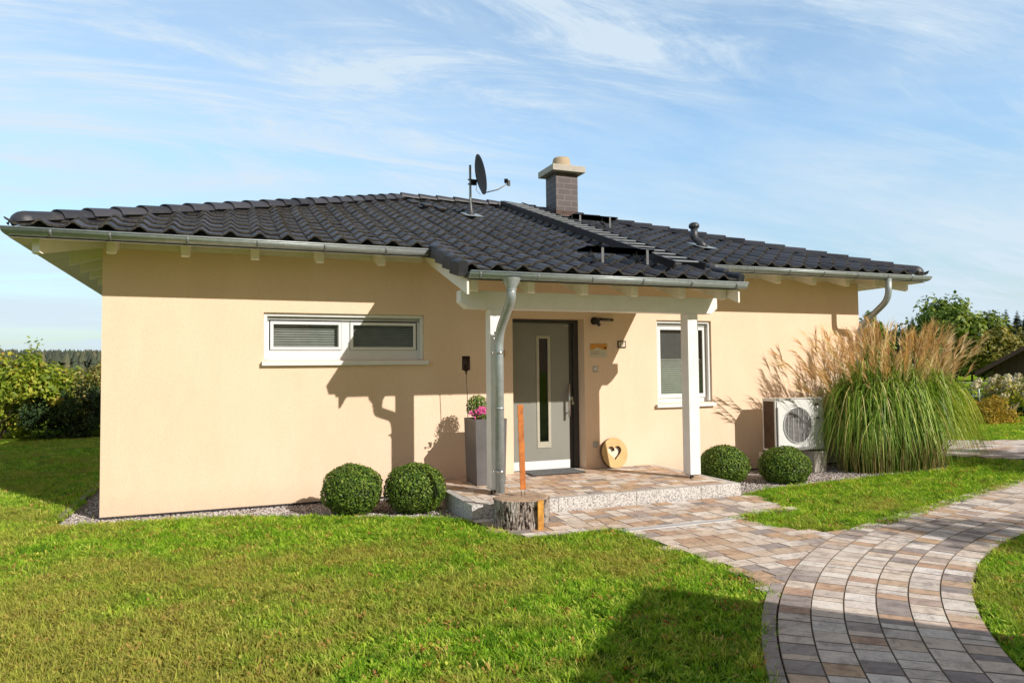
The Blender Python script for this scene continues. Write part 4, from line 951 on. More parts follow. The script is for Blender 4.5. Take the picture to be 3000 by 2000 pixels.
# heart disc
def heart(cx, cz, s, n=48):
    pts = []
    for i in range(n):
        t = 2*pi*i/n; x = 16*sin(t)**3; y = 13*cos(t)-5*cos(2*t)-2*cos(3*t)-cos(4*t); pts.append((cx+x*s, cz+y*s))
    return pts
cu = bpy.data.curves.new('disc', 'CURVE'); cu.dimensions = '2D'; cu.fill_mode = 'BOTH'; cu.extrude = .028; cu.bevel_depth = .002
for pts in ([(.215*cos(2*pi*i/64)*(1+.01*sin(5*2*pi*i/64)), .215*sin(2*pi*i/64)) for i in range(64)], heart(0.0, 0.012, .0072)):
    sp = cu.splines.new('POLY'); sp.points.add(len(pts)-1); sp.use_cyclic_u = True
    for p_, (x, y) in zip(sp.points, pts): p_.co = (x, y, 0, 1)
tmp = bpy.data.objects.new('tmp', cu); me = bpy.data.meshes.new_from_object(tmp); bpy.data.objects.remove(tmp)
t = empty('wooden_heart_disc', (6.49, -.10, 0), 'round slice of pale wood with a heart cut out, leaning on the wall', 'wooden disc')
me.materials.clear(); me.materials.append(M['lightwood']); me.materials.append(M['cutedge'])
for p_ in me.polygons: p_.material_index = 0 if abs(p_.normal.z) > .5 else 1
o = bpy.data.objects.new('slice', me); col.objects.link(o); o.parent = t; o.rotation_euler = (R(90-10), 0, R(4)); o.location = (0, .032, .213)
ORG[o] = Vector((0, 0, 0))

b = MB(); K = 40; b.add([(.17*cos(2*pi*k/K), .17*sin(2*pi*k/K), -.022) for k in range(K)], [tuple(range(K))]); bk = b.build('heart_backing', M['backing'], o, local=True)
# planter with box ball and flowers
def leaves(b, centers, size, q, ratio=.55, fold=.25):
    for (p, n) in centers:
        n = (n+Vector((q.uniform(-.7, .7), q.uniform(-.7, .7), q.uniform(-.7, .7)))).normalized()
        a = n.cross(Vector((q.uniform(-1, 1), q.uniform(-1, 1), q.uniform(-1, 1))))
        if a.length < .01: continue
        a.normalize(); e = n.cross(a); s = size*q.uniform(.7, 1.3); t = q.random()
        b.add([p-a*s, p+e*s*ratio+n*s*fold*.3, p+a*s, p-e*s*ratio+n*s*fold*.3], [(0, 1, 2, 3)], t)
t = empty('planter', (4.36, -.53, 0), 'tall tapered dark grey planter behind the white post with the downpipe', 'planter')
b = MB(); 
def taper(b, x0, x1, y0, y1, z0, z1, k):
    vs = [(x0+k, y0+k, z0), (x1-k, y0+k, z0), (x1-k, y1-k, z0), (x0+k, y1-k, z0), (x0, y0, z1), (x1, y0, z1), (x1, y1, z1), (x0, y1, z1)]
    b.add(vs, [(0, 3, 2, 1), (0, 1, 5, 4), (1, 2, 6, 5), (2, 3, 7, 6), (3, 0, 4, 7)])
    i = .02; zi = z1-.05
    b.add([(x0, y0, z1), (x1, y0, z1), (x1, y1, z1), (x0, y1, z1), (x0+i, y0+i, z1), (x1-i, y0+i, z1), (x1-i, y1-i, z1), (x0+i, y1-i, z1)], [(0, 1, 5, 4), (1, 2, 6, 5), (2, 3, 7, 6), (3, 0, 4, 7)])
    b.add([(x0+i, y0+i, z1), (x1-i, y0+i, z1), (x1-i, y1-i, z1), (x0+i, y1-i, z1), (x0+i, y0+i, zi), (x1-i, y0+i, zi), (x1-i, y1-i, zi), (x0+i, y1-i, zi)], [(1, 0, 4, 5), (2, 1, 5, 6), (3, 2, 6, 7), (0, 3, 7, 4), (4, 7, 6, 5)])
taper(b, 4.156, 4.57, -.77, -.31, .004, .815, .02); b.build('pot', M['planter'], t)
b = MB(); b.box(4.178, 4.548, -.748, -.332, .77, .79); b.build('earth', M['soil'], t)
M['box'] = m_leaf('boxwood_leaves', [(0, (0.03, 0.08, 0.010)), (0.5, (0.085, 0.18, 0.02)), (0.85, (0.22, 0.34, 0.04)), (1, (0.40, 0.50, 0.08))], .22, .45, world=(3.0, (0.14, 0.20, 0.03)), wfac=.5)
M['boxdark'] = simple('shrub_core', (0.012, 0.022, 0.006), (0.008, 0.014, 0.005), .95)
def ball_leaves(c, r, n, size, q, rz=None, jit=.1):
    rz = rz or r; out = []
    for i in range(n):
        z = 1-2*(i+.5)/n; z = math.copysign(abs(z)**.85, z); ph = i*2.39996+q.uniform(-.1, .1); k = math.sqrt(1-z*z); d = Vector((k*cos(ph), k*sin(ph), z))
        bumpy = 1+.07*noise.noise(d*2.6+Vector(c)*3)+.06*noise.noise(d*7+Vector(c)); bumpy += (.07*q.random() if q.random() < .03 else 0)
        rr2 = (1-abs(q.gauss(0, jit)))*bumpy
        out.append((Vector((c[0]+d.x*r*rr2, c[1]+d.y*r*rr2, c[2]+d.z*rz*rr2)), d))
    return out
q = random.Random(3)
t2 = empty('box_ball', (4.32, -.46, .79), 'small round box plant in the tall grey planter', 'shrub')
b = MB(); leaves(b, ball_leaves((4.29, -.45, .955), .15, 900, .017, q, jit=.25), .017, q); b.build('foliage', M['box'], t2)
b = MB(); b.tube([(4.29, -.45, .785), (4.29, -.45, .92)], .012, 8); b.build('stem', M['branch'], t2)
t3 = empty('flowering_plant', (4.45, -.62, .79), 'pink cyclamen flowers with green leaves at the front of the grey planter', 'flowers')
b = MB(); leaves(b, ball_leaves((4.32, -.63, .84), .13, 260, .02, q, rz=.06, jit=.3), .022, q); b.build('foliage', M['box'], t3)
b = MB()
for i in range(110):
    p = Vector((4.31+q.gauss(0, .06), -.66+q.gauss(0, .03), .885+q.gauss(0, .03)))
    for k in range(4): leaves(b, [(p+Vector((q.uniform(-.01, .01), q.uniform(-.01, .01), q.uniform(0, .02))), Vector((0, -1, .3)))], .014, q, .7)
b.build('petals', M['pink'], t3)
t4 = empty('garden_lantern', (4.178, -.40, .79), 'dark metal wind light on a thin rod standing in the grey planter', 'lantern')
b = MB(); b.tube([(4.178, -.40, .79), (4.172, -.40, 1.10), (4.160, -.402, 1.41)], .0045, 8); b.build('rod', M['lanternm'], t4)
b = MB(); 
for a0 in (0,):
    K = 18; ri = .055; vs = []
    for zc in (1.425, 1.605):
        for k in range(K+1):
            a = R(20)+R(300)*k/K; vs.append((4.16+ri*cos(a), -.402+ri*sin(a), zc))
    b.add(vs, [(k, k+1, K+2+k, K+1+k) for k in range(K)], .5, True)
o = b.build('shade', M['lanternm'], t4); sd = o.modifiers.new('t', 'SOLIDIFY'); sd.thickness = .003
b = MB(); b.lathe([(0, 1.40), (.02, 1.405), (.026, 1.42), (.05, 1.425), (.0, 1.427)], 4.16, -.402, 18); b.lathe([(0.0, 1.37), (.012, 1.378), (.014, 1.39), (.006, 1.40)], 4.16, -.402, 12); b.build('base', M['lanternm'], t4)
b = MB(); b.lathe([(0, 1.428), (.022, 1.428), (.026, 1.445), (.024, 1.475), (0, 1.478)], 4.155, -.415, 16); b.build('candle_glass', M['steel'], t4)

# stump with rusty stele
t = empty('tree_stump', (4.15, -2.42, -.15), 'sawn tree stump with rough bark and a rusty orange strip in front', 'tree stump')
b = MB(); K = 220; rows = []; q = random.Random(2)
def stump_r(a, z): return .283*(1+.035*sin(2*a+.6)+.02*sin(5*a+1)+.012*noise.noise(Vector((cos(a)*9, sin(a)*9, z*5)))+.055*noise.noise(Vector((cos(a)*26, sin(a)*26, z*14)))+.03*noise.noise(Vector((cos(a)*60, sin(a)*60, z*30))))
levels = [-.16+i*.013 for i in range(23)]
vs = [(4.15+stump_r(2*pi*k/K, z)*cos(2*pi*k/K), -2.42+stump_r(2*pi*k/K, z)*sin(2*pi*k/K)*.95, z) for z in levels for k in range(K)]
b.add(vs, [(j*K+k, j*K+(k+1) % K, (j+1)*K+(k+1) % K, (j+1)*K+k) for j in range(len(levels)-1) for k in range(K)], .5, True); b.build('bark', M['bark'], t)
zt = levels[-1]; b = MB(); rows = []
for f_, dz in ((1.0, 0), (.955, .002), (.93, .006), (.5, .007), (.02, .008)): rows.append([(4.15+stump_r(2*pi*k/K, zt)*f_*cos(2*pi*k/K), -2.42+stump_r(2*pi*k/K, zt)*f_*.95*sin(2*pi*k/K), zt+dz) for k in range(K)])
vs = [p for r_ in rows for p in r_]; b.add([(x-4.15, y+2.42, z-zt) for x, y, z in vs], [(j*K+k, j*K+(k+1) % K, (j+1)*K+(k+1) % K, (j+1)*K+k) for j in range(4) for k in range(K)]); o = b.build('cut_face', M['woodface'], t, local=True); o.location = (0, 0, zt+.15)
b = MB(); b.add([(4.195, -2.42-.2755, -.15), (4.262, -2.42-.262, -.15), (4.262, -2.42-.262, .135), (4.195, -2.42-.2755, .135), (4.195, -2.40-.2755, -.15), (4.262, -2.40-.262, -.15), (4.262, -2.40-.262, .135), (4.195, -2.40-.2755, .135)], [(0, 1, 2, 3), (4, 7, 6, 5), (0, 3, 7, 4), (1, 5, 6, 2), (3, 2, 6, 7), (0, 4, 5, 1)])
b.v = [(x, y-.028, z) for x, y, z in b.v]; b.build('metal_strip', M['rusty2'], t)
t = empty('rusty_stele', (4.15, -2.40, .13), 'narrow rusty metal stele standing upright on the tree stump', 'garden stele')
b = MB(); n = 24; q = random.Random(8); L_ = []; R_ = []
for i in range(n+1):
    z = .20+.865*i/n; o1 = .0025*math.sin(i*1.7)+q.uniform(-.001, .001); cxs = 4.168-.022*i/n
    L_.append((cxs-.030+o1, z)); R_.append((cxs+.030+o1*.5, z))
poly = L_[:] ; vs = []
for (x1, z1), (x2, z2) in zip(L_, R_): vs += [(x1, -2.415, z1), (x2, -2.415, z2), (x2, -2.405, z2), (x1, -2.405, z1)]
fs = []
for i in range(n):
    k = i*4
    for j in range(4): fs.append((k+j, k+(j+1) % 4, k+4+(j+1) % 4, k+4+j))
fs += [(0, 3, 2, 1), (4*n, 4*n+1, 4*n+2, 4*n+3)]; b.add(vs, fs); b.build('sheet', M['rust'], t)
b = MB(); b.tube([(4.148, -2.41, .125), (4.148, -2.41, .21)], .003, 8); b.tube([(4.188, -2.41, .125), (4.188, -2.41, .21)], .003, 8); b.build('pin', M['black'], t)

for nm in ('tree_stump', 'rusty_stele'): bpy.data.objects[nm].location += Vector((-.045, .06, 0))
# drain
t = empty('drain_channel', (5.5, -3.04, ZP), 'narrow slotted metal drain channel set across the paving', 'drain')
b = MB(); b.box(4.86, 6.2, -3.090, -3.075, -.2, ZP+.005); b.box(4.86, 6.2, -3.005, -2.990, -.2, ZP+.005); b.build('edge_rail', M['galv'], t)
b = MB(); x = 4.87
while x < 6.19: b.box(x, x+.013, -3.075, -3.005, ZP-.012, ZP+.004); x += .022
b.box(4.87, 6.19, -3.044, -3.036, ZP-.01, ZP+.0015); b.build('grating', M['galv'], t)
b = MB(); b.box(4.87, 6.19, -3.075, -3.005, -.2, -.175); b.build('channel_bottom', M['dark'], t)

# ------------------------------------------------------------------ on the roof
t = empty('satellite_dish', (5.19, 2.46, roofz(2.46)), 'dark satellite dish on a galvanised mast on the roof ridge side', 'satellite dish')
b = MB(); b.tube([(5.195, 2.46, roofz(2.46)-.05), (5.195, 2.46, 4.955)], .021, 14); b.build('mast', M['zinc'], t)
b = MB(); zr = roofz(2.46)+.03; b.lathe([(.085, zr), (.075, zr+.02), (.042, zr+.14), (.032, zr+.20)], 5.195, 2.46, 18); b.build('mast_boot', M['blackpl'], t)
b = MB(); b.add([(5.05, 2.2, roofz(2.2)+.06), (5.36, 2.2, roofz(2.2)+.06), (5.36, 2.6, roofz(2.6)+.06), (5.05, 2.6, roofz(2.6)+.06)], [(0, 1, 2, 3)]); b.build('flashing', M['zinc'], t)
nv = Vector((.80, -.59, .10)).normalized(); sv = Vector((0, 0, 1)).cross(nv).normalized(); uv = nv.cross(sv); DC = Vector((5.36, 2.44, 4.80))
b = MB(); K = 40; rows = []
for j in range(9):
    rr_ = j/8; rows.append([DC+sv*(cos(2*pi*k/K)*rr_*.32)+uv*(sin(2*pi*k/K)*rr_*.35)+nv*(.075*rr_*rr_-.05) for k in range(K)])
vs = [p for r_ in rows for p in r_]; b.add(vs, [(j*K+k, j*K+(k+1) % K, (j+1)*K+(k+1) % K, (j+1)*K+k) for j in range(8) for k in range(K)], .5, True)
M['dish'] = simple('dark_dish_paint', (0.010, 0.015, 0.022), (0.008, 0.012, 0.018), .65, spec=.2); o = b.build('dish', M['dish'], t); sd = o.modifiers.new('t', 'SOLIDIFY'); sd.thickness = .006
b = MB(); b.tube([DC-uv*.335+nv*.01, DC-uv*.315+nv*.30, DC-uv*.235+nv*.50], .010, 8); b.build('feed_arm', M['greyframe'], t)
P0 = DC-uv*.235+nv*.50
b = MB(); b.tube([P0+uv*.03, P0+uv*.03-nv*.07], [.022, .03], 12); b.tube([P0-sv*.04+uv*.05, P0-sv*.04+uv*.05-nv*.06], [.016, .022], 10); b.box(P0.x-.02, P0.x+.02, P0.y-.02, P0.y+.02, P0.z-.05, P0.z+.04); b.build('receiver', M['black'], t)
b = MB(); b.obox(Matrix.Translation((5.25, 2.455, 4.66)), .10, .07, .09); b.tube([(5.15, 2.45, 4.70), (5.24, 2.45, 4.70)], .012, 8); b.tube([(5.15, 2.45, 4.62), (5.24, 2.45, 4.62)], .012, 8); b.build('clamp', M['black'], t)
b = MB(); b.tube([DC-nv*.06-uv*.1, DC-nv*.09-uv*.26, DC-uv*.35-nv*.02], .004, 6); b.build('cable', M['black'], t)

def rf(x, y, h): return Vector((x, y, roofz(y)))+Vector((0, -SN, CS))*h
t = empty('roof_ladder', (6.68, -1.7, roofz(-1.7)), 'long dark metal roof ladder running down the tiles from ridge to porch eave', 'roof ladder')
for x in (6.45, 6.91):
    b = MB(); y0, y1 = -1.68, 4.30
    b.obox(Matrix.Translation(rf(x, (y0+y1)/2, .105)) @ Matrix.Rotation(math.atan(TAN), 4, 'X'), .014, (y1-y0)/CS, .095); b.obox(Matrix.Translation(rf(x, (y0+y1)/2, .154)) @ Matrix.Rotation(math.atan(TAN), 4, 'X'), .03, (y1-y0)/CS, .004); b.build('rail', M['black'], t)
M['foot'] = simple('dark_step_bracket', (0.12, 0.125, 0.13), (0.08, 0.085, 0.09), .5, .2)
M['rung'] = simple('grey_rung', (0.40, 0.43, 0.45), (0.30, 0.33, 0.35), 0.4, 0.2)
for i in range(24):
    y = -1.55+i*.248; b = MB(); b.obox(Matrix.Translation(rf(6.68, y, .140)) @ Matrix.Rotation(math.atan(TAN), 4, 'X'), .445, .032, .014); b.build('rung', M['rung'], t)
for i, y in enumerate((-1.3, .2, 1.7, 3.2)):
    b = MB(); b.box(6.44, 6.92, y-.015, y+.015, roofz(y)+.045, roofz(y)+.065); b.build('bracket', M['blackpl'], t)
def platform(label, x0, x1, y, feet):
    t = empty('roof_step', ((x0+x1)/2, y, roofz(y)), label, 'roof step', 'perforated steps fixed on the roof')
    z = roofz(y)+.150; b = MB()
    for k in range(4): b.box(x0, x1, y-.26+k*.075, y-.256+k*.075+.004, z-.025, z)
    x = x0
    while x < x1: b.box(x, x+.008, y-.26, y-.025, z-.018, z-.003); x += .032
    b.box(x0, x1, y-.262, y-.256, z-.008, z+.006); b.box(x0, x1, y-.262, y-.257, z-.052, z-.044)
    x = x0
    while x < x1: b.box(x, x+.010, y-.262, y-.256, z-.046, z-.008); x += .030; b.box(x0, x1, y-.03, y-.02, z-.03, z+.004); b.build('grating', M['blackpl'], t)
    for fx in feet:
        b = MB(); b.box(fx-.017, fx+.017, y-.268, y-.263, roofz(y-.26)+.05, z-.005); b.tube([(fx-.06, y-.03, z-.02), (fx-.10, y-.1, z-.08), (fx-.06, y-.16, z-.13), (fx-.05, y-.2, roofz(y-.2)+.05)], .012, 8); b.tube([(fx-.13, y-.2, z-.02), (fx-.06, y-.16, z-.13)], .010, 8); b.build('foot', M['foot'], t)
platform('perforated metal roof step beside the chimney foot', 6.96, 7.86, 2.32, (7.1, 7.70))
platform('perforated metal roof step low on the porch roof beside the ladder', 5.36, 6.33, -1.20, (5.58, 6.22))
# raised vent tiles near the ridge
t = empty('roof_vent_tile', (4.6, 3.4, roofz(3.4)), 'low black vent hood among the tiles near the ridge', 'roof vent')
b = MB(); 
for k in range(3): b.obox(Matrix.Translation(rf(4.45+k*.16, 3.55-k*.35, .075)) @ Matrix.Rotation(math.atan(TAN), 4, 'X'), .16, .30, .05)
b.build('hood', M['black'], t, bevel=.012)

# ------------------------------------------------------------------ heat pump
t = empty('heat_pump', (9.5, -.41, .12), 'white outdoor heat pump unit with round fan grille on concrete blocks', 'heat pump')
HX0, HX1, HY0, HY1, HZ0, HZ1 = 9.012, 9.97, -.545, -.265, .145, .932
b = MB()
b.box(HX0, HX0+.02, HY0, HY0+.03, HZ0, HZ1); b.box(HX0, HX0+.02, HY1-.02, HY1, HZ0, HZ1); b.box(HX0, HX0+.02, HY0+.03, HY1-.02, HZ0, HZ0+.035); b.box(HX0, HX0+.02, HY0+.03, HY1-.02, HZ1-.03, HZ1)
b.box(HX0+.021, HX1, HY0+.01, HY1-.001, HZ0, HZ1-.001); b.box(HX0-.004, HX1+.004, HY0-.004, HY1+.004, HZ1-.0, HZ1+.012)
b.build('casing', M['hp'], t, bevel=.006)
fcx, fcz, fr_ = 9.425, .535, .268
b = MB()  # front panel with round opening
K = 64; sq = []; PX0, PX1, PZ0, PZ1 = 9.035, 9.75, .165, .915
outer = []
for k in range(K):
    a = 2*pi*k/K; dx, dz = cos(a), sin(a); hx = (PX1-fcx) if dx > 0 else (fcx-PX0); hz_ = (PZ1-fcz) if dz > 0 else (fcz-PZ0)
    s_ = min(hx/max(abs(dx), 1e-6), hz_/max(abs(dz), 1e-6)); outer.append((fcx+dx*s_, HY0-.012, fcz+dz*s_))
inner = [(fcx+fr_*cos(2*pi*k/K), HY0-.012, fcz+fr_*sin(2*pi*k/K)) for k in range(K)]; inb = [(x, HY0+.06, z) for x, y, z in inner]
b.add(outer+inner, [(k, (k+1) % K, K+(k+1) % K, K+k) for k in range(K)]); b.add(inner+inb, [(k, (k+1) % K, K+(k+1) % K, K+k) for k in range(K)])
b.build('front_panel', M['hp'], t)
b = MB(); b.box(PX0, PX0+.012, HY0-.028, HY0-.012, PZ0+.02, PZ1-.10); b.box(PX0, PX1-.1, HY0-.028, HY0-.012, PZ0+.02, PZ0+.035); b.build('panel_rib', M['hpgrille'], t)
b = MB()
b.add([(x, HY0-.013, z) for x, y, z in inner], [tuple(range(K))]); b.build('fan_recess', M['black'], t)
b = MB()
for i in range(-9, 10):
    xx = i*.028
    hh = math.sqrt(max(0, fr_**2-xx*xx))
    if hh > .03: b.box(fcx+xx-.0022, fcx+xx+.0022, HY0-.030, HY0-.026, fcz-hh, fcz+hh)
for i in range(-14, 15):
    zz2 = i*.0185; hh = math.sqrt(max(0, fr_**2-zz2*zz2))
    if hh > .03: b.box(fcx-hh, fcx+hh, HY0-.026, HY0-.020, fcz+zz2-.0038, fcz+zz2+.0038)
for i in range(-2, 3):
    xx = i*.1; hh = math.sqrt(max(0, fr_**2-xx*xx)); b.box(fcx+xx-.006, fcx+xx+.006, HY0-.034, HY0-.0305, fcz-hh, fcz+hh)
b.build('fan_grille', M['hpgrille'], t); b = MB(); b.tube([(fcx+(fr_+.004)*cos(2*pi*k/K), HY0-.024, fcz+(fr_+.004)*sin(2*pi*k/K)) for k in range(K+1)], .006, 8); b.build('fan_ring', M['hp'], t)
b = MB(); b.box(HX0+.006, HX0+.015, HY0+.031, HY1-.021, HZ0+.036, HZ1-.031); z = HZ0+.045
while z < HZ1-.035: b.box(HX0-.001, HX0+.006, HY0+.031, HY1-.021, z, z+.006); z += .018
b.build('side_louvre', M['fin'], t)
b = MB(); b.box(9.80, 9.86, HY0-.006, HY0+.012, .83, .86); b.box(9.82, 9.87, HY0-.006, HY0+.012, .62, .64); b.build('grip', M['black'], t)
for x0, x1 in ((8.96, 9.20), (9.70, 9.94)):
    t = empty('concrete_block', ((x0+x1)/2, -.4, -.2), 'concrete block under the left end of the heat pump' if x0 < 9.3 else 'concrete block under the grass side end of the heat pump', 'concrete block', 'blocks carrying the heat pump')
    b = MB(); b.box(x0, x1, -.60, -.22, -.2, .12); b.build('block', M['concrete'], t, bevel=.01); b = MB(); b.box(x0+.05, x1-.05, -.56, -.25, .122, .143); b.build('rubber_pad', M['black'], t)

# ------------------------------------------------------------------ box balls
q = random.Random(21)
def box_ball(label, x, y, r, rz, z, n=7500):
    t = empty('box_ball', (x, y, GZ), label, 'shrub', 'clipped box balls by the house')
    b = MB(); leaves(b, ball_leaves((x, y, z), r, n, .013, q, rz=rz, jit=.045), .0125, q, .6)
    b2 = ball_leaves((x, y, z), r, n//3, .013, q, rz=rz, jit=.12); leaves(b, b2, .014, q, .6)
    b.v = [(a, c, max(d, GZ+.005)) for a, c, d in b.v]
    b.build('foliage', M['box'], t)
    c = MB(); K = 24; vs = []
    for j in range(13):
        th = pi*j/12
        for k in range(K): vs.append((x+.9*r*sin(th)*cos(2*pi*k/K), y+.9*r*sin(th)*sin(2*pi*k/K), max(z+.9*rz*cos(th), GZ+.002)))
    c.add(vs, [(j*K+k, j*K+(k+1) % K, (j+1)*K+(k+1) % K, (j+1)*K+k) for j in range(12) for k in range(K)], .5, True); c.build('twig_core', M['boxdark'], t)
box_ball('clipped box ball farthest from the door, in front of the bare wall', 2.64, -.83, .345, .295, .075)
box_ball('clipped box ball beside the terrace step next to the planter', 3.335, -.98, .36, .30, .06)
box_ball('clipped box ball just beside the terrace corner near the square post', 7.78, -.88, .35, .275, .06)
box_ball('clipped box ball in front of the heat pump', 8.64, -1.12, .36, .285, .02)

# ------------------------------------------------------------------ tall grass
M['misc'] = m_leaf('tall_grass_blades', [(0, (0.045, 0.11, 0.012)), (0.35, (0.16, 0.30, 0.03)), (0.7, (0.36, 0.50, 0.08)), (0.9, (0.60, 0.66, 0.20)), (1, (0.66, 0.58, 0.24))], .3, .5)
M['plume'] = m_leaf('feathery_plumes', [(0, (0.46, 0.28, 0.14)), (0.45, (0.70, 0.50, 0.29)), (0.75, (0.80, 0.64, 0.43)), (1, (0.92, 0.85, 0.72))], .4, .7)
M['straw'] = m_leaf('straw_stalks', [(0, (0.20, 0.20, 0.05)), (1, (0.45, 0.34, 0.13))], .2, .7)
t = empty('ornamental_grass', (11.15, -.75, GZ), 'huge clump of silver grass with arching blades and brown feathery plumes', 'ornamental grass')
q = random.Random(4); GC = Vector((11.10, -.80, GZ))
b = MB(); st = MB()
def keep(pts, m0=.03):
    return [Vector((v.x, min(v.y, -m0-.06*q.random()), v.z)) if v.x < 11.4 else v for v in pts]
for i in range(3300):
    a = q.random()*2*pi; br_ = math.sqrt(q.random()); base = GC+Vector((cos(a)*br_*.95, sin(a)*br_*.42, 0))
    oa = a+q.gauss(0, .6); rho = (.15+.85*q.random()**.7)
    tip = Vector((cos(oa)*rho*(1.35 if cos(oa) < 0 else 1.75), sin(oa)*rho*.95, 0)); hgt = q.uniform(.9, 1.72)*(1-.10*rho)
    P0 = base; P3 = GC+Vector((tip.x, tip.y, 0))+Vector((cos(a)*br_*.25, sin(a)*br_*.1, 0)); P3.z = GZ+.02+hgt*(1-rho)**1.0*.9+q.uniform(0, 1.0)*q.random()
    d = P3-P0; d.z = 0
    kk = q.uniform(.50, .80); P1 = P0+d*.15+Vector((0, 0, hgt*1.2)); P2 = P0+d*kk+Vector((0, 0, hgt*q.uniform(1.0, 1.25)))
    n = 10; pts = []
    for j in range(n+1):
        u_ = j/n; pts.append(P0*(1-u_)**3+P1*3*u_*(1-u_)**2+P2*3*u_*u_*(1-u_)+P3*u_**3)
    pts = keep(pts)
    side = d.cross(Vector((0, 0, 1)))
    if side.length < .01: continue
    side.normalize(); side = (side+d.normalized()*q.uniform(-.6, .6)).normalized(); w_ = q.uniform(.005, .0115); vs = []
    for j, v in enumerate(pts):
        t_ = j/n; ww = w_*(.6+.4*min(1, t_*4))*(1-t_**3*.95); vs += [v-side*ww, v+side*ww+Vector((0, 0, .002))]
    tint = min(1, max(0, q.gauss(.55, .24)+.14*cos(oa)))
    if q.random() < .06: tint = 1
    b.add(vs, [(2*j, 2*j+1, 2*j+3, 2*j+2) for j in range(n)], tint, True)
    for j in range(n): b.c[-n+j] = tint*(.15+.85*min(1, max(0, j/n*1.6)))  # inner shade painted in: each blade darkens towards its base
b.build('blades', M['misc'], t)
for i in range(520):
    a = q.random()*2*pi; br_ = math.sqrt(q.uniform(.3, 1)); base = GC+Vector((cos(a)*br_*1.05, sin(a)*br_*.5, 0)); out = Vector((cos(a), sin(a), 0))
    pts = keep([base+out*(.10*t_*t_)*q.uniform(0, 2)+Vector((q.uniform(-.01, .01), 0, t_*q.uniform(.35, .6))) for t_ in (0, .5, 1)])
    st.tube(pts, .0035, 4, q.uniform(.3, 1), False)
pb = MB()
for i in range(240):
    a = q.random()*2*pi; br_ = math.sqrt(q.random()); base = GC+Vector((cos(a)*br_*.9, sin(a)*br_*.4, 0))
    oa = a+q.gauss(0, .4); out = Vector((cos(oa)*(1 if cos(oa) < 0 else .7), sin(oa)*.6, 0)); L_ = q.uniform(1.62, 2.32); th = .02+(.33 if cos(oa) < 0 else .24)*br_*abs(cos(oa))+abs(q.gauss(0, .10)); bend = q.uniform(.05, .5)
    p = base.copy(); pts = [p.copy()]; n = 7
    for j in range(n):
        t_ = (j+1)/n; ang = th+bend*t_**2; p = p+(out*sin(ang)+Vector((0, 0, cos(ang))))*(L_/n); pts.append(p.copy())
    pts = keep(pts, .04)
    st.tube(pts, .0025, 4, q.random(), False)
    d0 = (pts[-1]-pts[-2]).normalized(); top = pts[-1]; lean = (out if q.random() < .8 else Vector((-1, 0, 0))); tb_ = min(1, max(0, q.gauss(.45, .3)))
    for k in range(20):
        s0 = q.uniform(-.26, .06); o_ = top+d0*s0; L2 = q.uniform(.12, .24); sd_ = Vector((q.gauss(0, .16), q.gauss(0, .16), 0)); pp = o_.copy(); vs = []; n2 = 5
        dirv = (d0+sd_*1.0+lean*.12).normalized(); wd = dirv.cross(Vector((q.uniform(-1, 1), q.uniform(-1, 1), .2))).normalized()
        for j in range(n2+1):
            t_ = j/n2; ww = .0042*(.5+sin(pi*min(t_+.15, 1))*.8)*(1-t_*.5); vs += [pp-wd*ww, pp+wd*ww]
            dirv = (dirv+lean*.12+Vector((q.uniform(-.1, .1), q.uniform(-.1, .1), -.09))).normalized(); pp = pp+dirv*(L2/n2)
        pb.add(vs, [(2*j, 2*j+1, 2*j+3, 2*j+2) for j in range(n2)], min(1, max(0, tb_+q.uniform(-.15, .15))), True)
st.build('stalks', M['straw'], t); pb.build('plumes', M['plume'], t)

# ------------------------------------------------------------------ shrubs and trees
def leafy(b, c, rad, n, size, q, clumps=40, clr=.35, low=None, shell=.55):
    """foliage as many small leaf faces gathered in clumps through an ellipsoid"""
    cl_ = []
    for i in range(clumps):
        d = Vector((q.gauss(0, 1), q.gauss(0, 1), q.gauss(0, 1))).normalized(); k = q.uniform(shell, 1.0)
        cl_.append((Vector((c[0]+d.x*rad[0]*k, c[1]+d.y*rad[1]*k, c[2]+d.z*rad[2]*k)), q.uniform(.6, 1.25)*clr, q.uniform(-.22, .22)))
    for i in range(n):
        cc, cr, ct = cl_[int(q.random()*clumps)]; d = Vector((q.gauss(0, 1), q.gauss(0, 1), q.gauss(0, 1))).normalized(); p = cc+d*cr*q.random()**.45
        if low is not None and p.z < low: p.z = low+q.random()*.1
        nrm = (d+Vector((0, 0, .5))+Vector((q.uniform(-.8, .8), q.uniform(-.8, .8), q.uniform(-.8, .8)))).normalized(); a = nrm.cross(Vector((q.uniform(-1, 1), q.uniform(-1, 1), q.uniform(-1, 1)))).normalized(); e = nrm.cross(a); s = size*q.uniform(.6, 1.4)
        b.add([p-a*s, p+e*s*.6, p+a*s, p-e*s*.6], [(0, 1, 2, 3)], min(1, max(0, .5+ct+q.gauss(0, .2))))
    return cl_
def stems(b, base, cl_, q, r0=.03, k=10):
    for cc, cr, ct in q.sample(cl_, min(k, len(cl_))):
        mid = (Vector(base)+cc)/2+Vector((q.uniform(-.1, .1), q.uniform(-.1, .1), .15*(cc-Vector(base)).length)); b.tube([Vector(base)+Vector((q.uniform(-.05, .05), q.uniform(-.05, .05), 0)), mid, cc], [r0, r0*.6, r0*.2], 7)
M['lf_yellow'] = m_leaf('yellow_green_leaves', [(0, (0.06, 0.12, 0.012)), (.4, (0.24, 0.34, 0.03)), (.8, (0.52, 0.54, 0.07)), (1, (0.55, 0.36, 0.09))], .4, .5)
M['lf_dark'] = m_leaf('dark_green_leaves', [(0, (0.015, 0.035, 0.012)), (.6, (0.04, 0.08, 0.025)), (1, (0.09, 0.13, 0.04))], .2, .6)
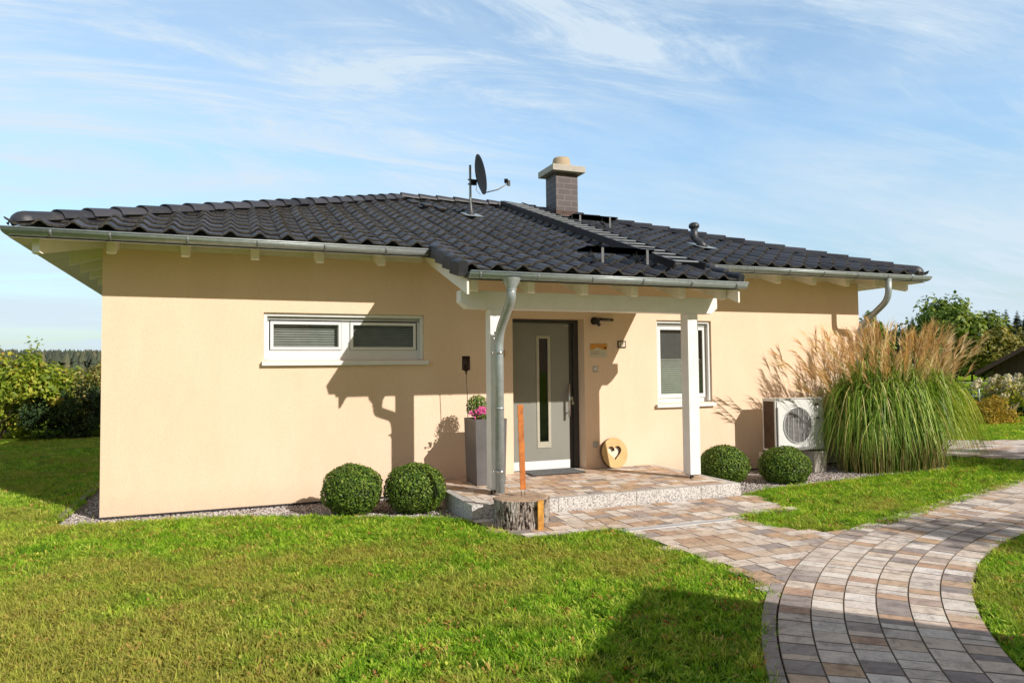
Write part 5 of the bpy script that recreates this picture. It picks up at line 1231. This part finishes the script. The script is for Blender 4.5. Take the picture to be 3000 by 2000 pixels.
M['lf_olive'] = m_leaf('olive_leaves', [(0, (0.08, 0.09, 0.022)), (.5, (0.24, 0.25, 0.06)), (1, (0.46, 0.38, 0.13))], .3, .6)
M['lf_mid'] = m_leaf('tree_leaves', [(0, (0.035, 0.08, 0.018)), (.5, (0.15, 0.24, 0.04)), (1, (0.40, 0.46, 0.10))], .3, .55)
M['lf_gold'] = m_leaf('golden_leaves', [(0, (0.22, 0.18, 0.03)), (.6, (0.50, 0.38, 0.05)), (1, (0.60, 0.34, 0.06))], .35, .6)
M['needle'] = m_leaf('spruce_needles', [(0, (0.012, 0.025, 0.014)), (.6, (0.028, 0.05, 0.026)), (1, (0.06, 0.085, 0.04))], .1, .7)
M['cream_fl'] = simple('cream_flower_heads', (0.62, 0.56, 0.36), (0.52, 0.46, 0.26), .8, scale=30)
def shrub(label, c, rad, n, size, m, seed, clumps=40, clr=.35, cat='shrub', name='shrub', tops=0):
    q = random.Random(seed); t = empty(name, (c[0], c[1], GZ), label, cat); b = MB(); cl_ = leafy(b, c, rad, n, size, q, clumps, clr, GZ+.02)
    for k in range(tops):      # shoots above the outline
        x = c[0]+q.uniform(-.7, .9)*rad[0]*.7; y = c[1]+q.uniform(-.3, .3); z0_ = c[2]+rad[2]*.85
        for j in range(16): 
            p = Vector((x+q.gauss(0, .05), y+q.gauss(0, .05), z0_+j*.025+q.uniform(0, .05))); leaves(b, [(p, Vector((0, 0, 1)))], size*.8, q)
    b.build('foliage', m, t); s = MB(); stems(s, (c[0], c[1], GZ-.02), cl_, q, .022, 14); s.build('stems', M['branch'], t); return t
shrub('broad yellow-green leaved bush at the far end of the shaded lawn', (-4.0, 12.3, 1.05), (1.55, 1.0, 1.05), 9000, .062, M['lf_yellow'], 31, 90, .33, tops=3)
shrub('low dark green bush beside the yellow-green bush', (-2.2, 12.3, .42), (1.35, .8, .62), 9000, .042, M['lf_dark'], 32, 60, .30)
shrub('tall olive and yellow reed-like bush nearest the house corner', (-1.55, 13.6, .95), (1.1, .7, .85), 7000, .040, M['lf_olive'], 33, 60, .26)
shrub('pale yellow-leaved bush between the dark bush and the forest', (-2.7, 14.8, .75), (1.5, .8, .75), 6000, .05, M['lf_yellow'], 34, 50, .3)
def tree(label, x, y, h, crown, n, size, m, seed, trunk=.18, clumps=70, clr=.9, group=None, name='deciduous_tree'):
    q = random.Random(seed); t = empty(name, (x, y, GZ), label, 'tree', group); b = MB(); (cx, cy, cz), rad = crown
    cl_ = leafy(b, (x+cx, y+cy, cz), rad, n, size, q, clumps, clr, shell=.35); b.build('crown', m, t)
    s = MB(); s.tube([(x, y, GZ-.1), (x+.05*h*.2, y, cz*.5), (x+cx, y+cy, cz), (x+cx, y+cy, cz+rad[2]*.8)], [trunk, trunk*.8, trunk*.5, trunk*.1], 10)
    for cc, cr, ct in q.sample(cl_, min(16, len(cl_))): s.tube([(x+.04*h*.2, y, cz*.55+q.uniform(0, rad[2]*.6)), (Vector((x, y, cz))+cc)/2+Vector((0, 0, .1*h)), cc], [trunk*.35, trunk*.2, trunk*.06], 6)
    s.build('trunk', M['branch'], t); return t
TG = 'broadleaf trees beyond the garden'
tree('wide green tree rising above the barn roof end', 51.8, 28.4, 7, ((0, 0, 3.7), (3.1, 3, 2.4)), 16000, .16, M['lf_mid'], 41, .25, 90, 1.0, TG)
tree('lower pale green tree behind the barn eave', 53.2, 26.6, 5.5, ((0.5, 0, 2.5), (2.8, 2.5, 1.6)), 11000, .15, M['lf_olive'], 42, .2, 70, .9, TG)
tree('sparse young tree showing beside the downpipe at the house corner', 21.4, 8.6, 3.4, ((0, 0, 1.95), (.8, .7, 1.15)), 2600, .07, M['lf_mid'], 43, .06, 26, .32, TG)
# conifers
def conifer(label, x, y, h, r, seed, group):
    q = random.Random(seed); t = empty('conifer', (x, y, GZ), label, 'tree', group); b = MB(); b2 = MB(); b2.tube([(x, y, GZ-.2), (x, y, h*.96)], [h*.018, .02], 6); b2.build('trunk', M['branch'], t)
    lv = int(h*6)
    for i in range(lv):
        z = h*(.12+.88*i/lv); rr2 = r*(1-(i/lv))**.85*q.uniform(.75, 1.15)+.1
        for k in range(9):
            a = q.random()*2*pi; L2 = rr2*q.uniform(.7, 1.1); d = Vector((cos(a), sin(a), -.28)); s2 = Vector((-sin(a), cos(a), 0))*L2*.34; p = Vector((x, y, z))
            b.add([p, p+d*L2*.6-s2, p+d*L2, p+d*L2*.6+s2], [(0, 1, 2, 3)], q.random())
            b.add([p+Vector((0, 0, .05)), p+d*L2*.5+Vector((0, 0, -.18*L2)), p+d*L2*.95, p+d*L2*.5+Vector((0, 0, .12*L2))], [(0, 1, 2, 3)], q.random())
    b.build('crown', M['needle'], t)
CG = 'spruces on the rise behind the barn'
q = random.Random(9)
k = 0
def dirpt(u, dist):     # u: bearing in degrees from +y towards +x
    return 1.29+dist*sin(R(u)), -9.17+dist*cos(R(u))
for az, dist, h in ((53.4, 92, 6.2), (54.4, 88, 6.6), (55.1, 94, 6.9), (55.8, 90, 6.4), (56.4, 86, 7.0), (57.0, 92, 7.2), (57.6, 88, 7.6), (51.0, 92, 7.0), (49.9, 96, 5.9), (48.8, 90, 5.6), (47.6, 94, 5.9), (46.6, 92, 5.4)):
    x, y = dirpt(az, dist); conifer('dark spruce on the rise far behind the barn', x, y, h, 1.7, 100+k, CG); k += 1
# far forest mass
fo = MB(); q = random.Random(77)
def wood(b, az0, az1, d0, d1, n, h0, h1, r):
    for i in range(n):
        az = q.uniform(az0, az1); dist = q.uniform(d0, d1); x, y = dirpt(az, dist); h = q.uniform(h0, h1)*(dist/((d0+d1)/2)); rr2 = r*q.uniform(.7, 1.2); tn = q.random(); K = 7
        for lv, (za, zb2, ra) in enumerate(((.0, .55, 1.0), (.3, .8, .8), (.6, 1.0, .5))):
            ring_ = [(x+rr2*ra*cos(2*pi*k/K)*q.uniform(.7, 1.2), y+rr2*ra*sin(2*pi*k/K)*q.uniform(.7, 1.2), h*(za+q.uniform(-.03, .05))) for k in range(K)]
            b.add(ring_+[(x+q.uniform(-.5, .5), y, h*zb2)], [(k, (k+1) % K, K) for k in range(K)], min(1, max(0, tn+q.uniform(-.1, .1))))
wood(fo, -22, 14, 230, 330, 3600, 8.3, 9.9, 2.3)
wood(fo, 40, 66, 150, 240, 2200, 7.6, 10.5, 2.2)
wood(fo, 14, 40, 230, 330, 500, 8, 11, 2.6)
M['forest'] = m_leaf('far_forest', [(0, (0.05, 0.065, 0.05)), (.5, (0.075, 0.095, 0.065)), (.85, (0.12, 0.13, 0.08)), (1, (0.17, 0.15, 0.09))], .1, .9)  # leaf tones lightened, distance haze mixed into the colour
tag(fo.build('forest', M['forest']), 'dark forest closing the horizon behind house and garden', 'forest', kind='stuff')

# barn
bx_, by_ = 1.29+34*sin(R(54.6)), -9.17+34*cos(R(54.6))
t = empty('barn', (bx_, by_, -.5), 'dark brown timber barn with a sloping roof edge', 'barn'); t.rotation_euler = (0, 0, R(-57.5))
ez, bw, slp = 1.35, 5.0, .62; rz2 = ez+slp*(bw-.6)
b = MB(); b.add([(.6, 0, -.2), (9.4, 0, -.2), (9.4, 0, ez+.5), (bw, 0, rz2+.5), (.6, 0, ez+.5), (.6, 10, -.2), (9.4, 10, -.2), (9.4, 10, ez+.5), (bw, 10, rz2+.5), (.6, 10, ez+.5)], [(0, 1, 2, 3, 4), (9, 8, 7, 6, 5), (0, 4, 9, 5), (1, 6, 7, 2)])
b.build('wall', M['pinboard'], t, local=True)
b = MB(); x = .65
while x < bw: b.box(x, x+.05, -.03, -.002, -.2, ez+.5+slp*(x-.6)-.03); x += .24
b.build('cover_strips', M['pinboard'], t, local=True)
b = MB()
for xe in (0.0, 10.0):
    ze = ez+.5-slp*.6; b.add([(xe, -.6, ze), (bw, -.6, rz2+.5), (bw, 10.4, rz2+.5), (xe, 10.4, ze), (xe, -.6, ze+.17), (bw, -.6, rz2+.67), (bw, 10.4, rz2+.67), (xe, 10.4, ze+.17)], [(0, 1, 5, 4), (4, 5, 6, 7), (0, 3, 2, 1), (0, 4, 7, 3), (3, 7, 6, 2)])
b.build('roof', M['barnroof'], t, local=True)
# fence
t = empty('wire_fence', (23.5, 6.0, GZ), 'thin metal post and wire fence in front of the barn', 'fence')
for x in (21.2, 22.75, 24.3, 25.9):
    b = MB(); b.tube([(x, 6.0, GZ), (x, 6.0, 1.02)], .028, 8); b.build('fence_post', M['zinc'], t)
b = MB()
for z in (.1, .3, .5, .7, .9): b.tube([(20, 6, z), (27.5, 6, z)], .006, 5)
b.build('wire', M['zinc'], t)
# hydrangea etc
q = random.Random(61)
t = empty('hydrangea', (21.9, 4.6, GZ), 'hydrangea bush full of cream flower heads on bare forked stems', 'flowering shrub')
s = MB(); b = MB(); f_ = MB()
heads = [Vector((21.95+q.gauss(0, .48), 4.6+q.gauss(0, .35), q.uniform(.48, 1.08))) for i in range(62)]
for p in heads:
    leaves(f_, ball_leaves(p, .11, 80, .02, q, rz=.13, jit=.3), .034, q, .9)
    leaves(b, [(p+Vector((q.gauss(0, .12), q.gauss(0, .12), -.12+q.gauss(0, .09))), Vector((0, 0, 1))) for _ in range(22)], .06, q)
for p in q.sample(heads, 22): s.tube([(21.9+q.gauss(0, .06), 4.6, GZ), (21.9+(p.x-21.9)*.4, 4.6+(p.y-4.6)*.4, .2), p], [.022, .014, .006], 6)
s.build('stems', M['claypot'], t); b.build('foliage', M['lf_yellow'], t); f_.build('flower_heads', M['cream_fl'], t)
shrub('dark clipped evergreen behind the hydrangea', (21.6, 6.4, .35), (1.5, .5, .6), 6000, .05, M['lf_dark'], 51, 40, .3)
shrub('rounded dark evergreen beside the hydrangea at the picture edge', (23.9, 5.6, .3), (1.0, .5, .55), 5000, .05, M['lf_dark'], 52, 40, .3)
shrub('golden orange bush low beside the tall grass', (20.5, 4.1, .12), (.75, .45, .38), 5000, .035, M['lf_gold'], 53, 40, .22)
# off-picture neighbours that throw the shadows seen on the lawn and path
t = empty('garage', (5, -13, GZ), 'flat roofed garage standing behind the photographer, seen only by its shadow', 'garage')
gz = 3.0; A = Vector((4.08+.855*(gz+.17), -4.60-1.45*(gz+.17), 0)); d1 = Vector((.655, -.755, 0)); d2 = Vector((-.70, -.714, 0))
def para(b, o, l1, l2, z0, z1, c=.5):
    P_ = [o, o+d2*l2, o+d1*l1+d2*l2, o+d1*l1]; b.add([(p.x, p.y, z0) for p in P_]+[(p.x, p.y, z1) for p in P_], [(0, 3, 2, 1), (4, 5, 6, 7), (0, 1, 5, 4), (1, 2, 6, 5), (2, 3, 7, 6), (3, 0, 4, 7)], c)
b = MB(); para(b, A+d1*.25+d2*.25, 6.5, 4.5, GZ, gz-.2); b.build('wall', M['neigh'], t)
b = MB(); para(b, A, 7, 5, gz-.2, gz); b.build('roof', M['barnroof'], t)
tree('slender tree outside the view whose branches shade the path', 12.2, -11.6, 6, ((0, 0, 4.6), (1.1, .9, .9)), 700, .07, M['lf_mid'], 44, .06, 12, .4)
tree('rounded tree outside the view shading the lawn behind the tall grass', 18.6, -10.2, 8, ((0, 0, 5.4), (2.0, 1.8, 1.4)), 6000, .11, M['lf_mid'], 45, .16, 40, .7)
